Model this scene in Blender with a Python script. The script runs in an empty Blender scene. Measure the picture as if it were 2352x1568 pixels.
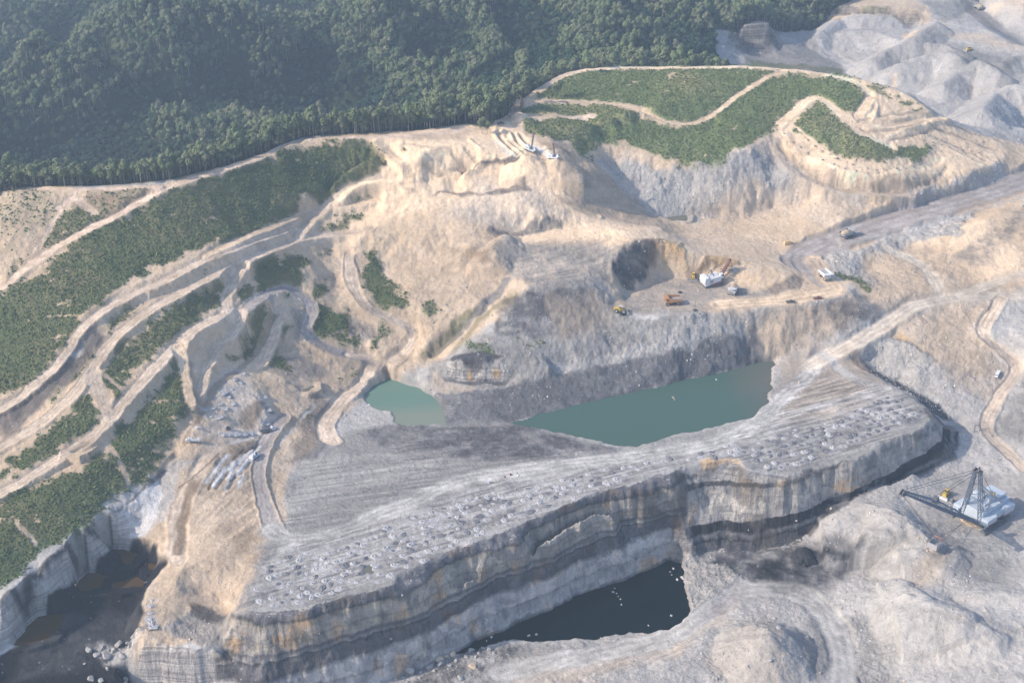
import bpy, bmesh, math, random
import numpy as np
from mathutils import Vector, Matrix, Euler

# ------------------------------------------------------------------ camera, sky, sun, exposure
CAM_H = 560.0
PITCH = 29.0
F_PX = 3230.0                       # focal length for a 2352-wide picture
scene = bpy.context.scene
cam_d = bpy.data.cameras.new('camera'); cam = bpy.data.objects.new('camera', cam_d)
scene.collection.objects.link(cam); scene.camera = cam
cam.location = (0, 0, CAM_H)
cam.rotation_euler = (math.radians(90 - PITCH), 0, 0)
cam_d.sensor_width = 36; cam_d.lens = 36 * F_PX / 2352
cam_d.clip_start = 1; cam_d.clip_end = 30000

SUN_EL, SUN_AZ = 33.0, 256.0        # azimuth: compass degrees the light comes from (270 = from the left)
w = bpy.data.worlds.new('World'); scene.world = w; w.use_nodes = True
nt = w.node_tree
sky = nt.nodes.new('ShaderNodeTexSky'); sky.sky_type = 'NISHITA'; sky.sun_disc = False
sky.sun_elevation = math.radians(SUN_EL); sky.sun_rotation = math.radians(SUN_AZ)
sky.air_density = 1.0; sky.dust_density = 2.0; sky.ozone_density = 1.0; sky.altitude = 500
nt.links.new(sky.outputs[0], nt.nodes['Background'].inputs[0])
nt.nodes['Background'].inputs[1].default_value = 0.15
sd = bpy.data.lights.new('sun', 'SUN'); sd.energy = 3.2; sd.angle = math.radians(0.6); sd.color = (1.0, 0.89, 0.73)
so = bpy.data.objects.new('sun', sd); scene.collection.objects.link(so)
_az, _el = math.radians(SUN_AZ), math.radians(SUN_EL)
_dir = Vector((math.sin(_az) * math.cos(_el), math.cos(_az) * math.cos(_el), math.sin(_el)))
so.rotation_euler = (-_dir).to_track_quat('-Z', 'Y').to_euler()
scene.view_settings.view_transform = 'Standard'; scene.view_settings.look = 'None'
scene.view_settings.exposure = 0.86; scene.view_settings.gamma = 1.0

COL = scene.collection
rng = np.random.default_rng(7)
random.seed(7)

# ------------------------------------------------------------------ survey: sight lines from the camera station to the ground
_p = math.radians(PITCH); FW = np.array([0, math.cos(_p), -math.sin(_p)]); UP = np.array([0, math.sin(_p), math.cos(_p)])
def sight(u, v):
    d = FW + (u - 1176) / F_PX * np.array([1.0, 0, 0]) + (784 - v) / F_PX * UP
    return d
def at_height(u, v, z):
    d = sight(u, v); t = (z - CAM_H) / d[2]
    return np.array([d[0] * t, d[1] * t, z])
def parse(s):
    return [tuple(float(c) for c in q.split(',')) for q in s.split()]

# ------------------------------------------------------------------ noise
def _hash(ix, iy, seed):
    h = (ix.astype(np.uint32) * np.uint32(374761393) + iy.astype(np.uint32) * np.uint32(668265263) + np.uint32(seed * 2654435761 % 4294967295))
    h = (h ^ (h >> np.uint32(13))) * np.uint32(1274126177)
    h = h ^ (h >> np.uint32(16))
    return (h & np.uint32(0xffffff)).astype(np.float32) / np.float32(0xffffff)
def vnoise(x, y, s, seed=0):
    x = np.asarray(x, np.float32) / s + 1000.5; y = np.asarray(y, np.float32) / s + 1000.5
    ix = np.floor(x); iy = np.floor(y); fx = x - ix; fy = y - iy
    fx = fx * fx * (3 - 2 * fx); fy = fy * fy * (3 - 2 * fy)
    ix = ix.astype(np.int64); iy = iy.astype(np.int64)
    a = _hash(ix, iy, seed); b = _hash(ix + 1, iy, seed); c = _hash(ix, iy + 1, seed); d = _hash(ix + 1, iy + 1, seed)
    return (a + (b - a) * fx) * (1 - fy) + (c + (d - c) * fx) * fy
def fbm(x, y, s, octv=4, seed=0, gain=0.5):     # about -1..1
    t = 0; a = 1.0; tot = 0
    for o in range(octv):
        t = t + a * (vnoise(x * math.cos(o) - y * math.sin(o), x * math.sin(o) + y * math.cos(o), s / 2 ** o, seed + o * 17) * 2 - 1)
        tot += a; a *= gain
    return t / tot * 1.6
# ------------------------------------------------------------------ ground heights: surveyed crest, toe, road and floor lines
LINES = """
774,1381,60 904,1340,60 911,1323,60 1064,1258,60 1198,1207,60 1334,1152,60 1444,1114,60 1560,1077,60
774,1401,55.5 904,1367,55 1013,1330,54 1184,1255,54 1338,1179,55 1458,1138,55 1560,1111,55.5
804,1473,34 921,1443,34 1082,1361,33.5 1215,1323,31.5 1225,1295,32 1355,1237,30.5 1475,1217,30 1560,1200,30
600,1578,26 700,1545,26 774,1521,26 853,1501,26 996,1446,26 1135,1392,25 1253,1340,25 1321,1305,25 1441,1260,25 1560,1240,24
560,1660,6 700,1620,6 774,1592,6 849,1566,7 965,1538,4 1082,1473,4.5 1198,1429,4.5 1307,1374,4.5 1423,1337,5 1500,1303,6 1536,1288,7 1560,1285,7
554,1401,60 615,1412,60 701,1401,60 752,1384,60 774,1381,60
540,1425,54 600,1440,54 690,1425,55 774,1401,55.5
516,1501,36 564,1531,34 581,1535,34 684,1504,34 804,1473,34
526,1405,58 547,1374,60 581,1323,60 598,1272,60 612,1203,60
1560,1077,60 1600,1066,60 1695,1053,60 1712,1080,59 1753,1092,57 1800,1097,56.5 1917,1070,57 2006,1046,59 2027,1019,60 2112,988,60 2140,960,60 2143,947,60
1735,1205,26 1845,1179,31 1917,1155,33 2040,1108,37 2100,1085,38
1722,1268,9 1821,1241,14 1920,1176,24 1992,1131,32 2095,1097,31 2146,1080,32 2190,1045,36 2204,1005,37 2200,975,38
1600,1268,10 1660,1262,10 1722,1268,9
1575,1290,7 1590,1330,7 1600,1385,7 1590,1425,7 1535,1462,7 1440,1458,7 1370,1478,7 1290,1478,7 1180,1482,7 1082,1490,7 1000,1530,6 900,1590,5
1170,1535,11 1290,1512,11 1400,1495,10 1560,1450,11 1640,1390,10 1700,1350,8 1790,1350,8 1870,1380,9 1920,1440,10 1935,1500,10 1935,1567,10
1680,1300,8 1845,1305,9 1960,1295,11 1870,1340,10
1990,1240,20 2000,1170,34 2054,1177,40 2100,1205,42 2140,1235,40 2160,1270,34
2060,1270,30 2100,1330,24 2010,1340,12 1990,1310,10
2080,1160,31 2180,1230,31 2260,1260,31 2345,1240,31 2260,1180,31 2160,1120,31 2300,1120,31 2352,1180,31
2200,1300,29 2290,1330,28 2352,1300,29
2045,1375,30 2078,1357,36 2130,1392,35 2170,1405,35 2214,1420,37 2240,1440,34
2100,1450,20 2180,1475,20 2230,1490,22
2190,1380,26 2260,1382,33 2330,1374,36 2352,1378,36
2230,1460,30 2280,1440,34 2330,1470,30
2000,1420,12 2020,1500,12 2040,1560,12
1650,1480,12 1700,1530,14 1860,1520,14 1890,1470,11 1820,1400,10 1740,1390,10 1680,1430,11
1560,1530,13 1600,1568,13 1450,1560,11 1300,1560,9
620,1240,60 700,1060,60 1100,1050,60 1400,1050,60 1300,1090,60
1900,830,61 2054,889,60 1900,900,60 1800,1000,60 1700,1030,60 2000,960,60 1100,1180,60 800,1200,60 800,1330,60 640,1350,60
780,990,60 900,985,59 1020,990,60 1180,985,59 1300,1010,59 1400,1035,60
1010,945,58 1022,975,58 1100,975,58 1184,971,57 1287,944,57 1355,924,57 1492,896,57 1578,874,57 1616,866,57 1753,830,58 1784,826,58
1760,850,59 1785,880,59 1775,930,59 1745,960,59 1719,968,59 1616,992,59 1548,1005,59 1458,1033,59 1406,1026,58 1287,1000,58 1201,978,58
842,903,59 863,878,60 890,862,61 917,872,61 965,889,61 1000,905,60 1015,937,59 1022,971,59 945,980,59 900,970,59 850,935,59 838,915,59
1060,915,63 1082,903,65 1150,889,66 1355,848,69 1458,821,72 1548,807,74 1668,776,75 1739,757,75
1417,725,90 1500,727,90 1578,725,90 1664,712,90 1808,701,90 1903,691,90 1951,674,90 1963,653,90 1927,633,90 1905,612,92 1880,590,94
1945,755,75 1880,790,67 1790,820,60 1720,815,62
1790,760,77 1850,740,79 1903,730,80
1403,602,114 1417,582,117 1451,548,122 1509,551,118 1560,570,112 1623,589,105 1695,599,104 1787,606,99 1832,636,94 1845,660,91
1442,664,91 1462,668,90.5 1490,648,90.5 1509,632,90.5 1540,633,90 1578,640,90 1625,645,90 1674,660,90 1726,672,90 1767,680,90 1842,680,90
1500,690,90 1700,690,90
1403,602,114 1415,630,104 1428,658,94 1440,688,90.5
1160,554,121 1190,530,123 1330,523,124 1440,530,124 1520,525,119
1160,554,121 1180,590,117 1194,612,114 1215,664,109 1321,657,107 1389,667,102 1412,700,92
1215,664,109 1190,690,102 1150,745,92
1133,782,86 1201,775,86 1355,775,85 1395,750,86
1030,835,76 1040,822,81 1100,820,82 1165,827,79 1250,830,78
1020,869,67 1100,877,66 1167,874,67 1200,865,70
1164,650,106 1110,720,92 1050,770,80 989,824,70
1150,700,99 1000,760,84 960,830,71
1150,700,99 1040,680,100 900,690,97
830,560,118 940,520,128 1100,480,136 1250,500,132 1200,450,143 1040,440,141 1080,400,148
1040,620,109 1100,560,124 980,600,110 880,620,104
1064,386,157 1122,362,160 1198,369,159
1064,399,151 1122,392,152 1201,388,152
980,420,146 1010,405,150 1064,399,151
870,400,147 900,370,161 960,355,166 1050,330,168 1150,345,164
1230,290,168 1280,340,163 1321,345,158 1400,405,138 1440,440,124 1481,479,111
1180,300,168 1190,345,163 1240,370,157 1290,370,157
1256,386,153 1270,420,147 1287,444,141 1330,480,132 1369,496,126 1450,510,118 1520,525,117
1420,500,119 1300,470,136
1355,362,149 1400,440,128 1440,470,120 1500,500,108
1380,340,148 1430,345,146 1490,365,141 1560,376,138 1640,375,138 1700,355,143 1770,315,149
1400,400,130 1430,420,126 1560,440,120 1680,430,122 1750,400,128 1790,370,133
1480,490,110 1560,500,105 1620,500,104 1700,500,102 1780,480,103 1860,460,109
1560,540,106 1620,555,103 1700,540,100 1780,562,96 1800,590,94
1840,550,97 1950,540,99 2030,515,100 2100,488,101 2200,460,102 2352,420,104
1870,590,93 1930,600,93 2050,545,97 2200,505,99 2352,455,102
1850,640,91 1900,665,90
1800,300,150 1800,345,142 1850,380,137 1950,402,130 2060,405,125 2110,398,122 2160,372,122
1800,375,132 1880,420,124 2000,445,116 2100,450,110 2180,442,106
1790,400,127 1890,445,114 2010,465,110 2150,465,104 2240,450,103 2352,395,104
2145,262,146 2210,290,130 2300,330,118 2312,345,116 2300,372,114 2230,395,117 2180,400,117
2312,400,104 2290,410,104 2230,436,105
1790,288,152 1850,250,158 1900,230,161 1880,300,151 1960,300,150 2000,340,142 2070,370,131 2140,350,130 2000,270,153 2080,300,143 2180,320,130
1500,200,170 1450,300,156 1300,230,167 1350,290,157 1400,330,150 1600,250,162 1700,280,157 1600,330,147 1700,200,169 1260,300,164
1070,290,170 1165,272,167 1190,245,168 1230,205,172 1300,165,176 1400,152,178 1520,152,178 1700,148,178 1820,157,176 1950,172,173 2050,200,163 2100,228,156 2145,262,146
0,440,170 150,435,172 370,428,172 500,395,172 600,360,173 700,318,174 870,316,173 1070,290,170
0,660,135 100,585,147 191,535,155 300,480,163 370,430,171
0,500,162 100,520,158 200,480,164
0,947,98 68,900,104 144,824,114 191,753,124 273,694,129 386,640,134 478,592,138 581,561,138 667,524,132 760,460,136 800,430,142 870,400,147
0,925,101 68,880,107 137,800,118 185,732,127 246,684,132 342,622,137 410,591,140 513,545,144 600,510,141 720,440,148 800,380,160 870,345,168
0,1000,90 103,935,98 170,860,107 215,790,117 260,745,121 308,715,124 410,655,129 513,610,133 615,567,133
0,1030,90 103,965,95 205,862,108 246,787,116 308,736,122 410,674,127 513,623,131 615,578,131 684,548,127 752,541,124 804,534,122
0,1090,84 120,1010,91 195,960,96 240,880,104 320,820,108 420,760,114 500,690,117 540,650,121 700,600,119 760,570,117
0,1135,80 82,1087,84 147,1046,87 205,1009,90 260,958,95 328,869,103 393,807,108 440,760,113 496,729,114 540,722,112 564,708,113 598,681,113 667,664,107 707,688,102 718,715,96 701,756,90 728,790,82 804,814,73.5 850,822,70
0,1155,77 82,1107,81 205,1040,85 290,975,89 360,880,97 420,815,105
0,1230,73 100,1150,78 200,1080,82 300,1030,83 400,960,88 430,900,95
0,1378,68 85,1302,68 171,1234,69 253,1176,70 308,1131,71 376,1070,72 410,1000,80 430,960,84
0,1402,62 85,1326,62 171,1258,63 253,1200,63.5 308,1155,64 376,1092,67
0,1500,38 34,1478,39 103,1385,42 171,1335,44 256,1256,49 308,1225,54 350,1170,62 390,1100,68
50,1500,37 150,1410,39 250,1330,41 330,1300,42 300,1270,44
263,1246,53 308,1234,53 342,1242,53 362,1268,54 390,1290,55 369,1312,55 342,1342,55 328,1381,54 320,1436,52 325,1477,47 312,1511,38 300,1570,26
345,1272,44 355,1295,42 335,1325,40 310,1380,38 295,1440,36 290,1490,34 270,1560,33
0,1560,34 150,1500,35 200,1560,33
400,1350,58 420,1300,59 500,1270,60 560,1200,60 440,1200,62 410,1150,64 460,1080,72 520,1000,74 600,1000,67 440,1010,79 480,900,88 560,850,85 600,930,78 640,960,68 620,880,78 680,900,71 740,900,66 760,940,62 700,1020,62 650,1100,61
620,800,86 570,800,88 540,860,84 500,830,92 460,880,93
632,720,100 650,760,92 680,820,79 760,850,70
430,1330,56 478,1323,55 540,1315,57 560,1270,59
455,1365,50 500,1375,49 515,1420,47 450,1430,47 420,1420,48
350,1440,51 380,1400,53 400,1472,46
325,1477,47 400,1482,46 470,1490,44 500,1500,42 540,1530,34 600,1578,26
300,1600,13 400,1612,10 500,1640,5 560,1660,4
801,588,114 808,660,102 835,701,96 876,725,90 938,749,84 955,773,79 938,804,73 905,828,70 880,845,67 856,850,66 842,862,64 800,905,62 774,930,61 750,980,60 760,1010,60
856,824,69.5 842,859,64
770,640,104 780,720,93 820,770,81 880,790,77
870,470,134 800,500,130
760,590,113 860,530,126
900,860,66 960,850,67
1945,790,72 1924,807,65 1890,824,61
1950,795,70 2000,765,73 2061,729,77 2112,698,80 2197,681,82 2352,684,83
1944,812,61 1992,850,60 2054,889,60 2100,915,60 2143,947,60
1975,805,62 2010,845,55 2075,885,50 2150,930,46 2190,975,40
2293,694,81 2255,766,72 2300,804,65 2337,841,59 2300,893,53 2266,971,42 2334,1052,33
2000,790,68 2080,760,73 2150,780,70 2100,850,60 2180,850,60 2200,900,51 2230,970,42 2230,1040,34 2180,1080,32
2352,900,55 2352,1000,42 2352,760,76
1965,640,87 2000,610,88 2060,650,86 2100,680,83 1990,690,83
2060,560,93 2130,600,89 2150,640,86 2250,640,86 2352,640,87
2160,545,100 2230,525,103 2300,490,107 2352,490,106
2230,560,98 2290,600,92 2330,580,94 2352,560,97
1640,125,100 1700,125,100 1760,130,100 1790,140,100 1650,160,98 1860,165,96 1780,108,104
1620,62,131 1700,60,131 1770,52,130 1640,30,133
1900,125,95 1950,160,91 1850,95,100 1990,200,88
1790,12,126 1800,14,126
1850,72,102 1900,50,106
1860,18,122 1930,12,124 2000,15,124 2100,20,122 2150,35,116
1870,45,103 1930,62,103 2050,62,103 2150,70,103
1930,75,109 2000,70,112 2060,90,112 2110,80,112
1970,110,100 2040,120,100 2000,150,97
2110,170,97 2130,150,104 2170,120,110 2210,105,112 2260,110,113 2352,130,113
2146,72,115 2200,70,116 2352,109,116 2250,60,116
2120,190,97 2180,195,96 2240,230,94 2300,270,92 2352,320,92 2340,330,92
2150,165,106 2200,150,107 2250,170,106 2300,200,104 2352,215,104
2352,250,97 2300,240,99
2200,40,112 2240,20,112 2300,70,108 2352,100,106 2220,-10,114
2260,-10,125 2352,30,125 2352,-40,140 2000,-30,126 2200,-60,120
0,355,40 300,330,40 400,310,42 550,290,44 760,240,56 900,215,72 1000,195,82 1080,170,92 1150,150,98 1250,120,108 1330,110,118
27,171,112 205,79,132 342,44,142 478,62,136 581,79,126 684,113,106 740,160,84 780,200,64
0,90,40 100,40,36 250,8,36 500,-10,40 600,30,50 690,85,58 730,125,60
0,230,60 20,260,52
60,-40,90 300,-60,95 600,-80,100 0,-60,90
770,110,112 825,61,132 945,7,144 1100,-40,150
900,150,66 1000,90,80 1080,40,88
1100,60,112 1200,20,130 1300,50,128 1500,60,130 1640,50,131
1100,120,96 1400,105,132 1550,110,132
1300,-40,130 1600,-30,140 1900,-60,130
330,200,86 400,120,120
150,250,78 120,330,46
500,180,84 560,250,52
220,180,104 60,230,84 10,300,52
230,300,44 260,230,56 300,160,84
"""
# ground hidden behind a crest: the crest line pushed back by some metres at the given height
BEHIND = """
30,166: 0,440,170 150,435,172 370,428,172 500,395,172 600,360,173 700,318,174 870,316,173 1070,290,170
90,118: 0,440,170 150,435,172 370,428,172 500,395,172 600,360,173 700,318,174 870,316,173 1070,290,170
200,55: 0,440,170 150,435,172 370,428,172 500,395,172 600,360,173 700,318,174 870,316,173
60,140: 1165,262,168 1230,205,172 1300,165,176 1400,152,178 1520,152,178
150,118: 1070,290,170 1230,205,172 1300,165,176 1400,152,178 1520,152,178
70,96: 27,171,112 205,79,132 342,44,142 478,62,136 581,79,126 684,113,106
170,58: 27,171,112 205,79,132 342,44,142 478,62,136 581,79,126
90,96: 770,110,112 825,61,132 945,7,144
30,152: 1700,148,178 1820,157,176 1950,172,173 2050,200,163 2100,228,156
70,112: 1700,148,178 1820,157,176 1950,172,173 2050,200,163 2100,228,156 2145,262,146 2210,290,130 2300,330,118 2345,350,114
110,98: 1700,148,178 1820,157,176 1950,172,173 2050,200,163 2100,228,156 2145,262,146 2210,290,130 2300,330,118 2345,350,114
"""
GX0, GX1, GY0, GY1, GS = -1200.0, 1200.0, 500.0, 2400.0, 1.5
gnx = int((GX1 - GX0) / GS) + 1; gny = int((GY1 - GY0) / GS) + 1
acc = np.zeros((gny, gnx), np.float32); cnt = np.zeros((gny, gnx), np.float32)
def stamp(P):
    for a, b in zip(P[:-1], P[1:]):
        n = max(2, int(np.linalg.norm((b - a)[:2]) / (GS * 0.7)) + 1)
        t = np.linspace(0, 1, n)[:, None]; Q = a * (1 - t) + b * t
        ix = np.round((Q[:, 0] - GX0) / GS).astype(int); iy = np.round((Q[:, 1] - GY0) / GS).astype(int)
        ok = (ix >= 0) & (ix < gnx) & (iy >= 0) & (iy < gny)
        np.add.at(acc, (iy[ok], ix[ok]), Q[ok, 2]); np.add.at(cnt, (iy[ok], ix[ok]), 1.0)
for ln in LINES.strip().splitlines():
    P = [at_height(*q) for q in parse(ln)]
    if ln.count(' ') == 0: P = P * 2
    stamp(P)
for ln in BEHIND.strip().splitlines():
    k, pts = ln.split(':'); dr, z = (float(c) for c in k.split(','))
    P = []
    for u, v, zc in parse(pts):
        q = at_height(u, v, zc); d = np.array([q[0], q[1]]) / math.hypot(q[0], q[1])
        P.append(np.array([q[0] + d[0] * dr, q[1] + d[1] * dr, z]))
    stamp(P)
def relax(Z, fix, val, it):
    for _ in range(it):
        Zp = np.pad(Z, 1, mode='edge')
        Z = 0.25 * (Zp[:-2, 1:-1] + Zp[2:, 1:-1] + Zp[1:-1, :-2] + Zp[1:-1, 2:])
        Z[fix] = val[fix]
    return Z
levels = [(acc, cnt)]
for _ in range(7):
    a, c = levels[-1]
    h, ww = a.shape; h2, w2 = (h + 1) // 2, (ww + 1) // 2
    ap = np.zeros((h2 * 2, w2 * 2), np.float32); ap[:h, :ww] = a; cp = np.zeros_like(ap); cp[:h, :ww] = c
    # mean of cells, so that each cell weighs one
    m = np.where(cp > 0, ap / np.maximum(cp, 1e-6), 0); o = (cp > 0).astype(np.float32)
    levels.append((m.reshape(h2, 2, w2, 2).sum((1, 3)), o.reshape(h2, 2, w2, 2).sum((1, 3))))
Z = None
for a, c in reversed(levels):
    fix = c > 0; val = np.where(fix, a / np.maximum(c, 1e-6), 0).astype(np.float32)
    if Z is None: Z = np.full(a.shape, 80.0, np.float32)
    else:
        Z = np.repeat(np.repeat(Z, 2, 0), 2, 1)[:a.shape[0], :a.shape[1]]
        if Z.shape != a.shape: Z = np.pad(Z, ((0, a.shape[0] - Z.shape[0]), (0, a.shape[1] - Z.shape[1])), mode='edge')
    Z[fix] = val[fix]
    Z = relax(Z, fix, val, 80 if a.size < 300000 else (40 if a.size < 1e6 else 24))
# soften the creases of the interpolation a little
for _ in range(3):
    Zp = np.pad(Z, 1, mode='edge'); Z = 0.5 * Z + 0.125 * (Zp[:-2, 1:-1] + Zp[2:, 1:-1] + Zp[1:-1, :-2] + Zp[1:-1, 2:])
BASE = Z
def lookup(G, x, y):
    fx = np.clip((np.asarray(x) - GX0) / GS, 0, gnx - 1.001); fy = np.clip((np.asarray(y) - GY0) / GS, 0, gny - 1.001)
    ix = fx.astype(int); iy = fy.astype(int); fx = fx - ix; fy = fy - iy
    return (G[iy, ix] * (1 - fx) + G[iy, ix + 1] * fx) * (1 - fy) + (G[iy + 1, ix] * (1 - fx) + G[iy + 1, ix + 1] * fx) * fy
YS = np.arange(470.0, 2600.0, 1.0)
def ground(u, v, G=None):
    """the point of the ground seen along a sight line"""
    G = BASE if G is None else G
    d = sight(u, v); t = YS / d[1]
    zr = CAM_H + d[2] * t; xr = d[0] * t
    hit = zr <= lookup(G, xr, YS)
    i = int(np.argmax(hit)) if hit.any() else len(YS) - 1
    if i > 0:
        h0 = zr[i - 1] - lookup(G, xr[i - 1], YS[i - 1]); h1 = zr[i] - lookup(G, xr[i], YS[i])
        f = h0 / max(1e-6, h0 - h1); y = YS[i - 1] + f; tt = y / d[1]
        return np.array([d[0] * tt, y, CAM_H + d[2] * tt])
    return np.array([xr[i], YS[i], zr[i]])
def gpts(s): return np.array([ground(u, v) for u, v in parse(s)])
# ------------------------------------------------------------------ ground cover: zones traced on the survey map
REG = {'o': (0, 0, 1.7415), '1': (0, 0, .5952), '2': (1348, 0, .5952), '3': (2696, 0, .5952), '4': (0, 900, .5952), '5': (1348, 900, .5952),
       '6': (2696, 900, .5952), '7': (0, 1798, .5952), '8': (1348, 1798, .5952), '9': (2696, 1798, .5952), 'a': (700, 1650, .1913)}
def reg(r, s):
    x0, y0, k = REG[r]
    return [((x0 + q[0] * k) / 1.7415, (y0 + q[1] * k) / 1.7415) for q in parse(s)]
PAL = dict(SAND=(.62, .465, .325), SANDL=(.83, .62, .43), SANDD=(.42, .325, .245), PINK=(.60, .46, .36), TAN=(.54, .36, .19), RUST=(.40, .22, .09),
           GREY=(.275, .258, .248), GREYL=(.415, .39, .375), GREYD=(.165, .155, .153), DARK=(.07, .068, .077), SLATE=(.125, .122, .13), COAL=(.017, .017, .02), WHITE=(.61, .575, .56),
           ROAD=(.54, .43, .34), ROADG=(.335, .295, .28), TRK=(.45, .425, .405), TRS=(.56, .48, .40), VEG=(.06, .088, .032), VEGD=(.15, .145, .07), MUD=(.17, .12, .08), BROWN=(.215, .15, .10))
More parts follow.
